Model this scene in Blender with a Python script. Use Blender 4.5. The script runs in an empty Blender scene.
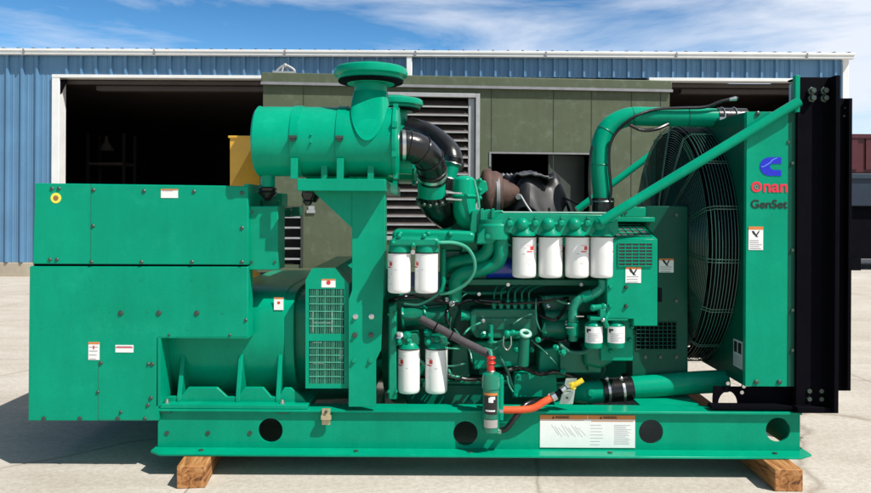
import bpy, math, random
from mathutils import Vector, Matrix
random.seed(7)
SC = bpy.context.scene
COL = SC.collection
R = math.radians
# ---------------------------------------------------------------- camera model
D, F, H, HY, CX, ROLL = 3.6, 720.0, 1.32, 208.0, 435.5, 0.0055
def W(px, py, y):
    """photo pixel + distance behind the skid face -> point in the place (metres)"""
    dx, dy = px - CX, py - HY
    ux, uy = dx + dy*ROLL, dy - dx*ROLL
    s = (D + y)/F
    return Vector((ux*s, y, H - uy*s))
# ---------------------------------------------------------------- materials
MATS = {}
def mat(name, col, rough=0.5, metal=0.0, var=0.12, scale=6.0, bump=0.0, bscale=80.0, coat=0.0, spec=0.5, emit=None, alpha=None):
    if name in MATS: return MATS[name]
    m = bpy.data.materials.new(name); m.use_nodes = True
    nt = m.node_tree; N = nt.nodes; L = nt.links
    b = N['Principled BSDF']
    b.inputs['Roughness'].default_value = rough
    b.inputs['Metallic'].default_value = metal
    b.inputs['Specular IOR Level'].default_value = spec
    if coat:
        b.inputs['Coat Weight'].default_value = coat
        b.inputs['Coat Roughness'].default_value = 0.12
    tc = N.new('ShaderNodeTexCoord')
    if var > 0:
        n = N.new('ShaderNodeTexNoise'); n.inputs['Scale'].default_value = scale
        n.inputs['Detail'].default_value = 6; n.inputs['Roughness'].default_value = .65
        L.new(tc.outputs['Object'], n.inputs['Vector'])
        r = N.new('ShaderNodeValToRGB')
        r.color_ramp.elements[0].position = .3; r.color_ramp.elements[1].position = .72
        c0 = [max(0, c*(1-var)) for c in col]; c1 = [min(1, c*(1+var*.6)) for c in col]
        r.color_ramp.elements[0].color = (*c0, 1); r.color_ramp.elements[1].color = (*c1, 1)
        L.new(n.outputs['Fac'], r.inputs['Fac']); L.new(r.outputs['Color'], b.inputs['Base Color'])
        mr = N.new('ShaderNodeMapRange'); mr.inputs['To Min'].default_value = rough*.8; mr.inputs['To Max'].default_value = min(1, rough*1.3)
        L.new(n.outputs['Fac'], mr.inputs['Value']); L.new(mr.outputs['Result'], b.inputs['Roughness'])
    else:
        b.inputs['Base Color'].default_value = (*col, 1)
    if bump > 0:
        n2 = N.new('ShaderNodeTexNoise'); n2.inputs['Scale'].default_value = bscale; n2.inputs['Detail'].default_value = 4
        L.new(tc.outputs['Object'], n2.inputs['Vector'])
        bp = N.new('ShaderNodeBump'); bp.inputs['Strength'].default_value = bump; bp.inputs['Distance'].default_value = .01
        L.new(n2.outputs['Fac'], bp.inputs['Height']); L.new(bp.outputs['Normal'], b.inputs['Normal'])
    MATS[name] = m
    return m
GREEN = mat('genset_green_paint', (.001, .34, .195), .36, var=.10, scale=5, bump=.05, bscale=12, coat=.06, spec=.35)
CASTG = mat('cast_green_paint', (.001, .29, .165), .42, var=.25, scale=18, bump=.3, bscale=70, spec=.4)
DARKG = mat('engine_shaded_green', (.001, .13, .085), .42, var=.6, scale=14, bump=.35, bscale=50)
PANELG = mat('fan_housing_shaded_green', (.001, .075, .05), .42, var=.15, scale=6, spec=.3)
BLACK = mat('black_painted_steel', (.004, .004, .007), .55, var=.35, scale=9, bump=.08, bscale=40, spec=.2)
RUBBER = mat('black_rubber', (.008, .008, .008), .24, var=.3, scale=20, bump=.1, bscale=60)
SLEEVE = mat('grey_woven_sleeve', (.07, .06, .065), .8, var=.3, scale=40, bump=.4, bscale=200)
STEEL = mat('zinc_steel', (.62, .62, .60), .3, metal=1, var=.15, scale=30)
BOLT = mat('dark_bolt_steel', (.07, .10, .08), .4, metal=.6, var=.2)
WHITEC = mat('filter_can_white', (.80, .80, .77), .28, var=.05, scale=10, coat=.3)
LABW = mat('label_white', (.80, .80, .77), .5, var=.04, scale=30)
LABO = mat('label_orange', (.62, .20, .04), .5, var=.1)
LABR = mat('print_red', (.60, .04, .03), .5, var=0)
LABK = mat('print_black', (.012, .012, .012), .5, var=0)
LABG = mat('print_grey', (.36, .34, .36), .6, var=0)
LABY = mat('label_yellow', (.85, .72, .08), .5, var=0)
LOGOB = mat('logo_blue', (.005, .015, .50), .35, var=.05)
LOGOL = mat('logo_light_line', (.10, .25, .75), .4, var=0)
LOGOR = mat('logo_red', (.70, .02, .05), .35, var=.05)
BLUEP = mat('blue_housing_paint', (.005, .03, .32), .3, var=.2, coat=.4)
ORANGE = mat('orange_fuel_hose', (.75, .10, .025), .45, var=.15, scale=30)
REDH = mat('red_hose_end', (.6, .03, .02), .35, var=.15)
YELH = mat('yellow_valve_grip', (.80, .58, .03), .4, var=.1)
TAGM = mat('aluminium_tag', (.42, .52, .48), .4, metal=.5, var=.2, scale=40)
RUST = mat('rusty_cast_iron', (.085, .042, .03), .7, var=.5, scale=22, bump=.15, bscale=60)
PLASTIC = mat('black_plastic_sheet', (.010, .010, .011), .42, var=.4, scale=20, spec=.4)
OLIVE = mat('faded_olive_paint', (.095, .122, .064), .65, var=.22, scale=1.6, bump=.08, bscale=30)
OLIVED = mat('shadow_olive_panel', (.030, .040, .032), .7, var=.3, scale=8)
NAVY = mat('navy_tank_paint', (.008, .025, .09), .4, var=.3, scale=4)
GALV = mat('galvanised_frame', (.36, .37, .37), .55, metal=.2, var=.15, scale=10)
GALVD = mat('dull_louvre_grey', (.26, .26, .27), .5, metal=.3, var=.2, scale=10)
DARKIN = mat('interior_shade_dark', (.006, .006, .006), .95, var=.3, scale=2)  # near-black colour stands in for the shade inside
BLUEW = mat('blue_cladding_paint', (.105, .235, .385), .45, var=.14, scale=1.3, bump=.03, bscale=10)
WTRIM = mat('white_trim_paint', (.78, .78, .75), .45, var=.08, scale=3)
BEAM = mat('weathered_door_curtain', (.055, .042, .035), .7, var=.3, scale=3)
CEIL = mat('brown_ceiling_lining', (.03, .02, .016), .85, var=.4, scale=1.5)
CONC = mat('foundation_concrete', (.42, .36, .27), .9, var=.2, scale=3, bump=.3, bscale=20)
YELC = mat('yellow_machine_paint', (.72, .40, .04), .45, var=.12, scale=4)
REDC = mat('dark_red_container_paint', (.075, .004, .009), .5, var=.3, scale=2)
TEAL = mat('dark_blue_bin_paint', (.005, .018, .040), .5, var=.3, scale=2)
BRASS = mat('beige_plated_bracket', (.50, .42, .26), .4, metal=.4, var=.2, scale=30)

def painted(name, col, rough, spec, dust=.10, wave=.25, dcol=(.30, .36, .30)):
    m = bpy.data.materials.new(name); m.use_nodes = True
    nt = m.node_tree; N = nt.nodes; L = nt.links; b = N['Principled BSDF']
    b.inputs['Specular IOR Level'].default_value = spec
    tc = N.new('ShaderNodeTexCoord')
    def noise(s, d, rg=.6, sc=(1,1,1), dist=0):
        mp = N.new('ShaderNodeMapping'); mp.inputs['Scale'].default_value = sc; L.new(tc.outputs['Object'], mp.inputs['Vector'])
        n = N.new('ShaderNodeTexNoise'); n.inputs['Scale'].default_value = s; n.inputs['Detail'].default_value = d; n.inputs['Roughness'].default_value = rg; n.inputs['Distortion'].default_value = dist
        L.new(mp.outputs['Vector'], n.inputs['Vector']); return n.outputs['Fac']
    def ramp(f, p0, c0, p1, c1):
        r = N.new('ShaderNodeValToRGB'); e = r.color_ramp.elements; e[0].position = p0; e[0].color = (*c0, 1); e[1].position = p1; e[1].color = (*c1, 1)
        L.new(f, r.inputs['Fac']); return r.outputs['Color']
    def mix(a, bcol, f, mode='MIX'):
        x = N.new('ShaderNodeMix'); x.data_type = 'RGBA'; x.blend_type = mode
        if isinstance(f, float): x.inputs[0].default_value = f
        else: L.new(f, x.inputs[0])
        L.new(a, x.inputs[6])
        if isinstance(bcol, tuple): x.inputs[7].default_value = (*bcol, 1)
        else: L.new(bcol, x.inputs[7])
        return x.outputs[2]
    c = ramp(noise(2.4, 5), .3, tuple(q*.88 for q in col), .7, tuple(q*1.06 for q in col))
    c = mix(c, ramp(noise(4, 6, .7, (3.2, 3.2, .5), .5), .42, (.80, .84, .84), .56, (1, 1, 1)), .32, 'MULTIPLY')      # run marks
    c = mix(c, ramp(noise(130, 3), .36, (.70, .74, .74), .46, (1, 1, 1)), .35, 'MULTIPLY')                            # grit
    d = ramp(noise(7, 9, .72), .52, (0, 0, 0), .80, (dust, dust, dust))
    c = mix(c, dcol, d)                                                                                    # thin dust
    L.new(c, b.inputs['Base Color'])
    mr = N.new('ShaderNodeMapRange'); mr.inputs['To Min'].default_value = rough*.65; mr.inputs['To Max'].default_value = rough*1.6
    L.new(noise(9, 6), mr.inputs['Value']); L.new(mr.outputs['Result'], b.inputs['Roughness'])
    b1 = N.new('ShaderNodeBump'); b1.inputs['Strength'].default_value = wave; b1.inputs['Distance'].default_value = .02; L.new(noise(2.6, 2), b1.inputs['Height'])
    b2 = N.new('ShaderNodeBump'); b2.inputs['Strength'].default_value = .12; b2.inputs['Distance'].default_value = .002; L.new(noise(180, 2), b2.inputs['Height'])
    L.new(b1.outputs['Normal'], b2.inputs['Normal']); L.new(b2.outputs['Normal'], b.inputs['Normal'])
    MATS[name] = m
    return m
GREEN = painted('genset_green_paint', (.0003, .295, .168), .20, .13, .5, .22, (.010, .38, .22))
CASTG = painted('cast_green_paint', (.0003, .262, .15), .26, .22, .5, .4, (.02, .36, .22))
DARKG = painted('engine_shaded_green', (.0006, .155, .088), .30, .35, .3, .6, (.03, .22, .14))  # set green darkened to stand in for shade around the engine
PANELG = painted('fan_housing_shaded_green', (.0005, .080, .048), .32, .18, .04)  # panel green with the shade of the fan side put into the colour
OLIVE = painted('faded_olive_paint', (.088, .108, .062), .6, .3, .25, .3)
BLACK = painted('black_painted_steel', (.0022, .0022, .0045), .7, .06, .0)

def wood():
    m = bpy.data.materials.new('sawn_timber'); m.use_nodes = True
    nt = m.node_tree; N = nt.nodes; L = nt.links; b = N['Principled BSDF']; b.inputs['Roughness'].default_value = .75
    tc = N.new('ShaderNodeTexCoord'); mp = N.new('ShaderNodeMapping'); mp.inputs['Scale'].default_value = (14, 1.6, 14)
    L.new(tc.outputs['Object'], mp.inputs['Vector'])
    w = N.new('ShaderNodeTexNoise'); w.inputs['Scale'].default_value = 2.2; w.inputs['Detail'].default_value = 8; w.inputs['Distortion'].default_value = 1.4
    L.new(mp.outputs['Vector'], w.inputs['Vector'])
    r = N.new('ShaderNodeValToRGB'); e = r.color_ramp.elements
    e[0].position = .33; e[0].color = (.10, .035, .010, 1); e[1].position = .62; e[1].color = (.44, .22, .08, 1)
    x = e.new(.48); x.color = (.33, .13, .032, 1)
    L.new(w.outputs['Fac'], r.inputs['Fac']); L.new(r.outputs['Color'], b.inputs['Base Color'])
    bp = N.new('ShaderNodeBump'); bp.inputs['Strength'].default_value = .5; bp.inputs['Distance'].default_value = .004
    L.new(w.outputs['Fac'], bp.inputs['Height']); L.new(bp.outputs['Normal'], b.inputs['Normal'])
    return m
WOOD = wood()

def concrete_ground():
    m = bpy.data.materials.new('sunbleached_concrete'); m.use_nodes = True
    nt = m.node_tree; N = nt.nodes; L = nt.links; b = N['Principled BSDF']; b.inputs['Roughness'].default_value = .9
    b.inputs['Specular IOR Level'].default_value = .25
    tc = N.new('ShaderNodeTexCoord')
    def noise(s, d, dist=0, sc=(1, 1, 1)):
        mp = N.new('ShaderNodeMapping'); mp.inputs['Scale'].default_value = sc
        L.new(tc.outputs['Object'], mp.inputs['Vector'])
        n = N.new('ShaderNodeTexNoise'); n.inputs['Scale'].default_value = s; n.inputs['Detail'].default_value = d
        n.inputs['Distortion'].default_value = dist; n.inputs['Roughness'].default_value = .65
        L.new(mp.outputs['Vector'], n.inputs['Vector']); return n.outputs['Fac']
    def ramp(f, p0, c0, p1, c1):
        r = N.new('ShaderNodeValToRGB'); e = r.color_ramp.elements
        e[0].position = p0; e[0].color = (*c0, 1); e[1].position = p1; e[1].color = (*c1, 1)
        L.new(f, r.inputs['Fac']); return r.outputs['Color']
    def mul(a, c, f=1.0):
        x = N.new('ShaderNodeMix'); x.data_type = 'RGBA'; x.blend_type = 'MULTIPLY'; x.inputs[0].default_value = f
        L.new(a, x.inputs[6]); L.new(c, x.inputs[7]); return x.outputs[2]
    base = ramp(noise(.9, 8, .4), .3, (.475, .43, .365), .7, (.58, .54, .475))
    fine = ramp(noise(34, 6), .35, (.80, .80, .80), .62, (1, 1, 1))
    spk = ramp(noise(160, 2), .36, (.62, .60, .58), .44, (1, 1, 1))
    strk = ramp(noise(2.2, 6, 1.2, (.35, 1.6, 1)), .36, (.90, .88, .86), .55, (1, 1, 1))
    stain = ramp(noise(.5, 5, .8), .30, (.86, .845, .83), .42, (1, 1, 1))
    # wandering cracks
    v = N.new('ShaderNodeTexVoronoi'); v.feature = 'DISTANCE_TO_EDGE'; v.inputs['Scale'].default_value = .42
    mp = N.new('ShaderNodeMapping'); L.new(tc.outputs['Object'], mp.inputs['Vector'])
    nz = N.new('ShaderNodeTexNoise'); nz.inputs['Scale'].default_value = 2.5; nz.inputs['Detail'].default_value = 8
    L.new(tc.outputs['Object'], nz.inputs['Vector'])
    mx = N.new('ShaderNodeMix'); mx.data_type = 'VECTOR'; mx.inputs[0].default_value = .16
    L.new(mp.outputs['Vector'], mx.inputs[4]); L.new(nz.outputs['Color'], mx.inputs[5]); L.new(mx.outputs[1], v.inputs['Vector'])
    crack = ramp(v.outputs['Distance'], .0, (.52, .48, .44), .006, (1, 1, 1))
    # straight slab joints, 4.5 m apart
    sp = N.new('ShaderNodeSeparateXYZ'); L.new(tc.outputs['Object'], sp.inputs[0])
    js = []
    for ax, off in (('X', 1.15), ('Y', 1.9)):
        a = N.new('ShaderNodeMath'); a.operation = 'ADD'; a.inputs[1].default_value = off; L.new(sp.outputs[ax], a.inputs[0])
        mo = N.new('ShaderNodeMath'); mo.operation = 'PINGPONG'; mo.inputs[1].default_value = 2.25; L.new(a.outputs[0], mo.inputs[0])
        js.append(mo.outputs[0])
    mn = N.new('ShaderNodeMath'); mn.operation = 'MINIMUM'; L.new(js[0], mn.inputs[0]); L.new(js[1], mn.inputs[1])
    joint = ramp(mn.outputs[0], .004, (.5, .46, .42), .008, (1, 1, 1))
    c = mul(mul(mul(mul(mul(mul(base, fine), spk, .7), strk), stain), crack, .7), joint, .8)
    L.new(c, b.inputs['Base Color'])
    bp = N.new('ShaderNodeBump'); bp.inputs['Strength'].default_value = .35; bp.inputs['Distance'].default_value = .006
    L.new(noise(60, 8), bp.inputs['Height']); L.new(bp.outputs['Normal'], b.inputs['Normal'])
    return m
GROUND = concrete_ground()
# ---------------------------------------------------------------- mesh builder
class MB:
    def __init__(s): s.v = []; s.f = []
    def add(s, vs, fs):
        o = len(s.v); s.v += [tuple(v) for v in vs]; s.f += [tuple(i+o for i in f) for f in fs]; return s
    def box(s, x0, x1, y0, y1, z0, z1):
        x0, x1 = sorted((x0, x1)); y0, y1 = sorted((y0, y1)); z0, z1 = sorted((z0, z1))
        return s.add([(x0,y0,z0),(x1,y0,z0),(x1,y1,z0),(x0,y1,z0),(x0,y0,z1),(x1,y0,z1),(x1,y1,z1),(x0,y1,z1)],
            [(0,3,2,1),(4,5,6,7),(0,1,5,4),(1,2,6,5),(2,3,7,6),(3,0,4,7)])
    def pbox(s, a, b, c, d, y0, y1):          # photo pixels of the front face, at distance y0, running back to y1
        p = W(a, b, y0); q = W(c, d, y0); return s.box(p.x, q.x, y0, y1, q.z, p.z)
    def prism(s, pts, y0, y1):                # pts in (x, z)
        n = len(pts); A = sum(pts[i][0]*pts[(i+1)%n][1]-pts[(i+1)%n][0]*pts[i][1] for i in range(n))
        if A < 0: pts = pts[::-1]
        vs = [(x, y0, z) for x, z in pts] + [(x, y1, z) for x, z in pts]
        fs = [tuple(range(n)), tuple(range(2*n-1, n-1, -1))]
        fs += [(i, i+n, (i+1)%n+n, (i+1)%n) for i in range(n)]
        return s.add(vs, fs)
    def pprism(s, pp, y0, y1):
        return s.prism([(W(a, b, y0).x, W(a, b, y0).z) for a, b in pp], y0, y1)
    def cyl(s, p0, p1, r0, r1=None, seg=24, cap=True):
        r1 = r0 if r1 is None else r1
        return s.lathe([(r0, 0), (r1, (Vector(p1)-Vector(p0)).length)], p0, Vector(p1)-Vector(p0), seg, cap)
    def lathe(s, prof, org, axis, seg=32, cap=True):
        org = Vector(org); a = Vector(axis).normalized()
        u = a.orthogonal().normalized(); w = a.cross(u)
        vs = []; fs = []
        for r, h in prof:
            for k in range(seg):
                t = 2*math.pi*k/seg; vs.append(org + a*h + (u*math.cos(t) + w*math.sin(t))*r)
        m = len(prof)
        for j in range(m-1):
            for k in range(seg):
                k2 = (k+1) % seg; fs.append((j*seg+k, j*seg+k2, (j+1)*seg+k2, (j+1)*seg+k))
        if cap:
            fs.append(tuple(range(seg-1, -1, -1))); fs.append(tuple((m-1)*seg+k for k in range(seg)))
        return s.add(vs, fs)
    def tube(s, pts, r, seg=12, sub=6, smooth=True):
        P = [Vector(p) for p in pts]
        if smooth and len(P) > 2:
            Q = [P[0]*2-P[1]] + P + [P[-1]*2-P[-2]]; out = []
            for i in range(1, len(Q)-2):
                a, b, c, d = Q[i-1:i+3]
                for k in range(sub):
                    t = k/sub; out.append(.5*((2*b)+(c-a)*t+(2*a-5*b+4*c-d)*t*t+(3*b-a-3*c+d)*t**3))
            out.append(P[-1]); P = out
        n = len(P); u = None; vs = []; fs = []
        for i, p in enumerate(P):
            t = (P[min(i+1, n-1)] - P[max(i-1, 0)]).normalized()
            u = t.orthogonal().normalized() if u is None else (u - t*u.dot(t)).normalized()
            w = t.cross(u); rr = r(i/(n-1)) if callable(r) else r
            for k in range(seg):
                a = 2*math.pi*k/seg; vs.append(p + (u*math.cos(a)+w*math.sin(a))*rr)
        for j in range(n-1):
            for k in range(seg):
                k2 = (k+1) % seg; fs.append((j*seg+k, j*seg+k2, (j+1)*seg+k2, (j+1)*seg+k))
        fs.append(tuple(range(seg-1, -1, -1))); fs.append(tuple((n-1)*seg+k for k in range(seg)))
        return s.add(vs, fs)
    def torus(s, c, axis, rad, r, seg=64, ms=6):
        c = Vector(c); a = Vector(axis).normalized(); u = a.orthogonal().normalized(); w = a.cross(u)
        vs = []; fs = []
        for i in range(seg):
            t = 2*math.pi*i/seg; d = u*math.cos(t)+w*math.sin(t)
            for k in range(ms):
                q = 2*math.pi*k/ms; vs.append(c + d*(rad+r*math.cos(q)) + a*r*math.sin(q))
        for i in range(seg):
            for k in range(ms):
                i2 = (i+1)%seg; k2 = (k+1)%ms; fs.append((i*ms+k, i2*ms+k, i2*ms+k2, i*ms+k2))
        return s.add(vs, fs)
    def sphere(s, c, r, seg=12, rings=8, sc=(1,1,1)):
        c = Vector(c); vs = [c+Vector((0,0,r*sc[2]))]; fs = []
        for j in range(1, rings):
            p = math.pi*j/rings
            for k in range(seg):
                t = 2*math.pi*k/seg; vs.append(c+Vector((r*sc[0]*math.sin(p)*math.cos(t), r*sc[1]*math.sin(p)*math.sin(t), r*sc[2]*math.cos(p))))
        vs.append(c-Vector((0,0,r*sc[2]))); n = len(vs)-1
        for k in range(seg): fs.append((0, 1+k, 1+(k+1)%seg))
        for j in range(rings-2):
            for k in range(seg):
                a = 1+j*seg; k2 = (k+1)%seg; fs.append((a+k, a+seg+k, a+seg+k2, a+k2))
        for k in range(seg): fs.append((n, n-seg+(k+1)%seg, n-seg+k))
        return s.add(vs, fs)
    def build(s, name, material, parent=None, bevel=0, local=False, seg=2):
        o0 = Vector((0,0,0))
        if parent is not None and not local:
            o0 = ROOTLOC.get(parent.name, o0)
        me = bpy.data.meshes.new(name)
        me.from_pydata([(v[0]-o0.x, v[1]-o0.y, v[2]-o0.z) for v in s.v], [], s.f)
        me.polygons.foreach_set('use_smooth', [True]*len(me.polygons))
        me.update()
        me.set_sharp_from_angle(angle=R(38))
        me.materials.append(material)
        o = bpy.data.objects.new(name, me); COL.objects.link(o)
        if parent is not None: o.parent = parent
        ROOTLOC[o.name] = o0
        if bevel:
            bv = o.modifiers.new('edge', 'BEVEL'); bv.width = bevel; bv.segments = seg; bv.limit_method = 'ANGLE'; bv.angle_limit = R(40)
            bv.harden_normals = False
        return o
ROOTLOC = {}
def holed(outline, holes, y0, y1, name, material, parent=None, bevel=0):
    """plate in the xz plane with holes: outline/holes are lists of (x, z)"""
    cu = bpy.data.curves.new('tmp', 'CURVE'); cu.dimensions = '2D'; cu.fill_mode = 'BOTH'; cu.extrude = abs(y1-y0)/2
    for poly in [outline] + holes:
        sp = cu.splines.new('POLY'); sp.points.add(len(poly)-1)
        for i, (x, z) in enumerate(poly): sp.points[i].co = (x, z, 0, 1)
        sp.use_cyclic_u = True
    to = bpy.data.objects.new('tmp', cu); COL.objects.link(to)
    dg = bpy.context.evaluated_depsgraph_get(); me = bpy.data.meshes.new_from_object(to.evaluated_get(dg))
    bpy.data.objects.remove(to)
    b = MB(); ym = (y0+y1)/2
    b.add([(v.co.x, ym - v.co.z, v.co.y) for v in me.vertices], [tuple(p.vertices) for p in me.polygons])
    bpy.data.meshes.remove(me)
    return b.build(name, material, parent, bevel)
def circ(px, py, y, r, n=28, a0=0, a1=360):
    c = W(px, py, y); return [(c.x+r*math.cos(R(a0+(a1-a0)*k/n)), c.z+r*math.sin(R(a0+(a1-a0)*k/n))) for k in range(n)]
def text(body, px, py, y, width, height, material, parent, name='lettering', bold=.01):
    cu = bpy.data.curves.new('tmp', 'FONT'); cu.body = body; cu.size = 1; cu.extrude = .004; cu.offset = bold; cu.align_x = 'LEFT'
    to = bpy.data.objects.new('tmp', cu); COL.objects.link(to)
    dg = bpy.context.evaluated_depsgraph_get(); me = bpy.data.meshes.new_from_object(to.evaluated_get(dg)); bpy.data.objects.remove(to)
    xs = [v.co.x for v in me.vertices]; ys = [v.co.y for v in me.vertices]
    x0, x1, z0, z1 = min(xs), max(xs), min(ys), max(ys); c = W(px, py, y)
    b = MB(); b.add([(c.x+(v.co.x-x0)/(x1-x0)*width, y-.0012-.0012*(v.co.z > 0), c.z+(v.co.y-z0)/(z1-z0)*height) for v in me.vertices], [tuple(p.vertices) for p in me.polygons])
    bpy.data.meshes.remove(me)
    return b.build(name, material, parent)
def tag(o, label=None, cat=None, group=None, kind=None):
    if label: o['label'] = label
    if cat: o['category'] = cat
    if group: o['group'] = group
    if kind: o['kind'] = kind
    return o
def empty(name, loc, label, cat, group=None, rz=0):
    o = bpy.data.objects.new(name, None); COL.objects.link(o); o.location = loc; o.rotation_euler = (0, 0, rz); o.empty_display_size = .2
    ROOTLOC[o.name] = Vector(loc)
    return tag(o, label, cat, group)

# ================================================================ SETTING
g = MB(); g.add([(-400,-60,0),(400,-60,0),(400,900,0),(-400,900,0)], [(0,1,2,3)])
tag(g.build('ground', GROUND), kind='structure')

# ================================================================ WORKSHOP BUILDING
YB = 9.8
bld = empty('workshop_building', (0, YB, 0), 'long blue metal-clad workshop with white trim and two dark open doorways behind the generator', 'building')
SB = (D+YB)/F
def bx(px): return (px-CX)*SB
def bz(py): return H-(py-HY)*SB
XL, XR = -13.5, bx(846); ZE = bz(55.5); ZF = bz(264.5); ZO = bz(80)
XA, XA2 = bx(60), bx(400); XB, XB2 = bx(655), bx(806)
def ribbed(x0, x1, z0, z1):
    m = MB(); pts = []; sp = .2745; k0 = math.ceil((x0-.02)/sp)
    pts.append((x0, 0))
    x = k0*sp
    while x < x1-.05:
        if x-.035 > pts[-1][0]:
            pts += [(x-.030, 0), (x-.018, -.05), (x+.018, -.05), (x+.030, 0)]
            for q in (.09, .18):
                if x+q+.02 < x1: pts += [(x+q-.014, 0), (x+q-.007, -.007), (x+q+.007, -.007), (x+q+.014, 0)]
        x += sp
    if pts[-1][0] < x1: pts.append((x1, 0))
    n = len(pts)
    vs = [(a, YB+b, z0) for a, b in pts] + [(a, YB+b, z1) for a, b in pts]
    m.add(vs, [(i, i+1, n+i+1, n+i) for i in range(n-1)])
    m.box(x0, x1, YB+.02, YB+.14, z0+.001, z1-.001)
    return m
for a, b, c, d in ((XL, XA-.14, ZF, ZE), (XA2, XB, ZF, ZO), (XB2, XR-.09, ZF, ZE), (XA-.14, XB2, ZO+.06, ZE)):
    ribbed(a, b, c, d).build('wall', BLUEW, bld)
for a, b in ((XL, XA-.14), (XA2, XB), (XB2, XR)): MB().box(a, b, YB-.02, YB+.16, -.05, ZF-.004).build('foundation', CONC, bld, .01)
# end walls, back wall, roof
m = MB().box(XL-.12, XL-.002, YB, YB+14, 0, ZE).box(XR-.12, XR-.002, YB+.16, YB+14, 0, ZE).box(XL, XR, YB+14, YB+14.1, 0, ZE)
m.build('end_wall', BLUEW, bld)
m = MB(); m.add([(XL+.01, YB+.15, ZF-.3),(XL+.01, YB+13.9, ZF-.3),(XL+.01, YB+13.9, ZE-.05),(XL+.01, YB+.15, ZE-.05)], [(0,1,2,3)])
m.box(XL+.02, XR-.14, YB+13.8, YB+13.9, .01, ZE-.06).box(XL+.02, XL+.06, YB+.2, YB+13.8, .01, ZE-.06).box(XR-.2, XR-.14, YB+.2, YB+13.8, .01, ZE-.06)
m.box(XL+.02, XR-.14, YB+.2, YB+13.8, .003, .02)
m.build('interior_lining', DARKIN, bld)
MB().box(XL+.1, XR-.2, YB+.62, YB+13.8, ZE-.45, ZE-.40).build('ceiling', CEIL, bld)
m = MB(); m.add([(XL-.2, YB-.02, ZE+.03),(XR+.1, YB-.02, ZE+.03),(XR+.1, YB+7, ZE+.62),(XL-.2, YB+7, ZE+.62),(XR+.1, YB+14.2, ZE+.03),(XL-.2, YB+14.2, ZE+.03)], [(0,1,2,3),(3,2,4,5)])
x = XL
while x < XR:      # standing ribs of the roof sheets
    for s_ in (0,):
        m.add([(x-.028, YB-.10, ZE+.03),(x+.028, YB-.10, ZE+.03),(x+.018, YB-.10, ZE+.090),(x-.018, YB-.10, ZE+.090),
               (x-.022, YB+7, ZE+.62),(x+.022, YB+7, ZE+.62),(x+.018, YB+7, ZE+.680),(x-.018, YB+7, ZE+.680)],
              [(0,1,2,3),(1,5,6,2),(2,6,7,3),(3,7,4,0)])
    x += .2745
m.build('roof', mat('galvanised_roof_sheet', (.06, .065, .07), .6, metal=.0, var=.2), bld)
gt = MB().box(XL-.2, XR+.06, YB-.16, YB-.045, ZE-.045, ZE+.045).box(XL-.2, XR+.06, YB-.178, YB-.16, ZE+.012, ZE+.058).box(XL-.2, XR+.06, YB-.045, YB+.02, ZE+.0, ZE+.028)
gt.build('gutter', WTRIM, bld, .006)
for k in range(9): MB().box(XL+1.1+k*2.4, XL+1.13+k*2.4, YB-.182, YB-.1605, ZE-.04, ZE+.05).build('gutter_joint', GALVD, bld)
MB().box(bx(406), bx(411.5), YB-.14, YB-.045, .1, ZE-.03).build('downspout', WTRIM, bld, .01)
MB().box(XR-.10, XR+.012, YB-.05, YB+.05, .0, ZE-.046).box(XR+.0, XR+.015, YB+.05, YB+.16, 0, ZE-.046).build('corner_trim', WTRIM, bld, .006)
for a, b in ((XA, XA2), (XB, XB2)):
    fr = MB().box(a-.14, a, YB-.05, YB+.2, 0, ZO+.0).box(b, b+.12, YB-.05, YB+.2, 0, ZO).box(a-.14, b+.12, YB-.055, YB+.16, ZO, ZO+.06)
    fr.build('door_frame', WTRIM, bld, .006)
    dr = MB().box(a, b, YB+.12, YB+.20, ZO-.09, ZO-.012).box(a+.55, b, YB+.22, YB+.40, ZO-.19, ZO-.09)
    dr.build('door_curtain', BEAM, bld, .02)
# small bracket in the left door's corner
MB().prism([(XA+.001, ZO-.03), (XA+.12, ZO-.03), (XA+.001, ZO-.3)], YB-.02, YB+.02).build('corner_bracket', BLACK, bld)

# things inside the left doorway, dark colours standing in for indoor shade
sh = empty('storage_rack', (bx(108)*1.25, YB+3.2, 0), 'dim steel storage rack standing deep inside the left doorway', 'rack')
x0 = bx(88)*1.24; x1 = bx(124)*1.24; yy = YB+3.2
m = MB()
for xx in (x0, x1):
    for dy in (0, .6): m.box(xx-.03, xx+.03, yy+dy-.03, yy+dy+.03, 0, 3.0)
m.build('upright', DARKIN, sh)
for zz in (.7, 1.5, 2.27): MB().box(x0, x1, yy-.02, yy+.62, zz, zz+.06).build('shelf', BEAM, sh)
lp = empty('wall_lamp', (bx(107)*1.25, YB+3.4, 2.6), 'small unlit pale lamp hanging above the rack inside the left doorway', 'lamp')
MB().lathe([(.04,.0),(.05,.12),(.16,.3),(.17,.34)], (bx(107)*1.25, YB+3.3, 2.95), (0,0,-1), 20).build('lamp_shade', BEAM, lp)
MB().cyl((bx(107)*1.25, YB+3.3, 2.95), (bx(107)*1.25, YB+3.3, ZE-.42), .01).build('cord', BLACK, lp)

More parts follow.
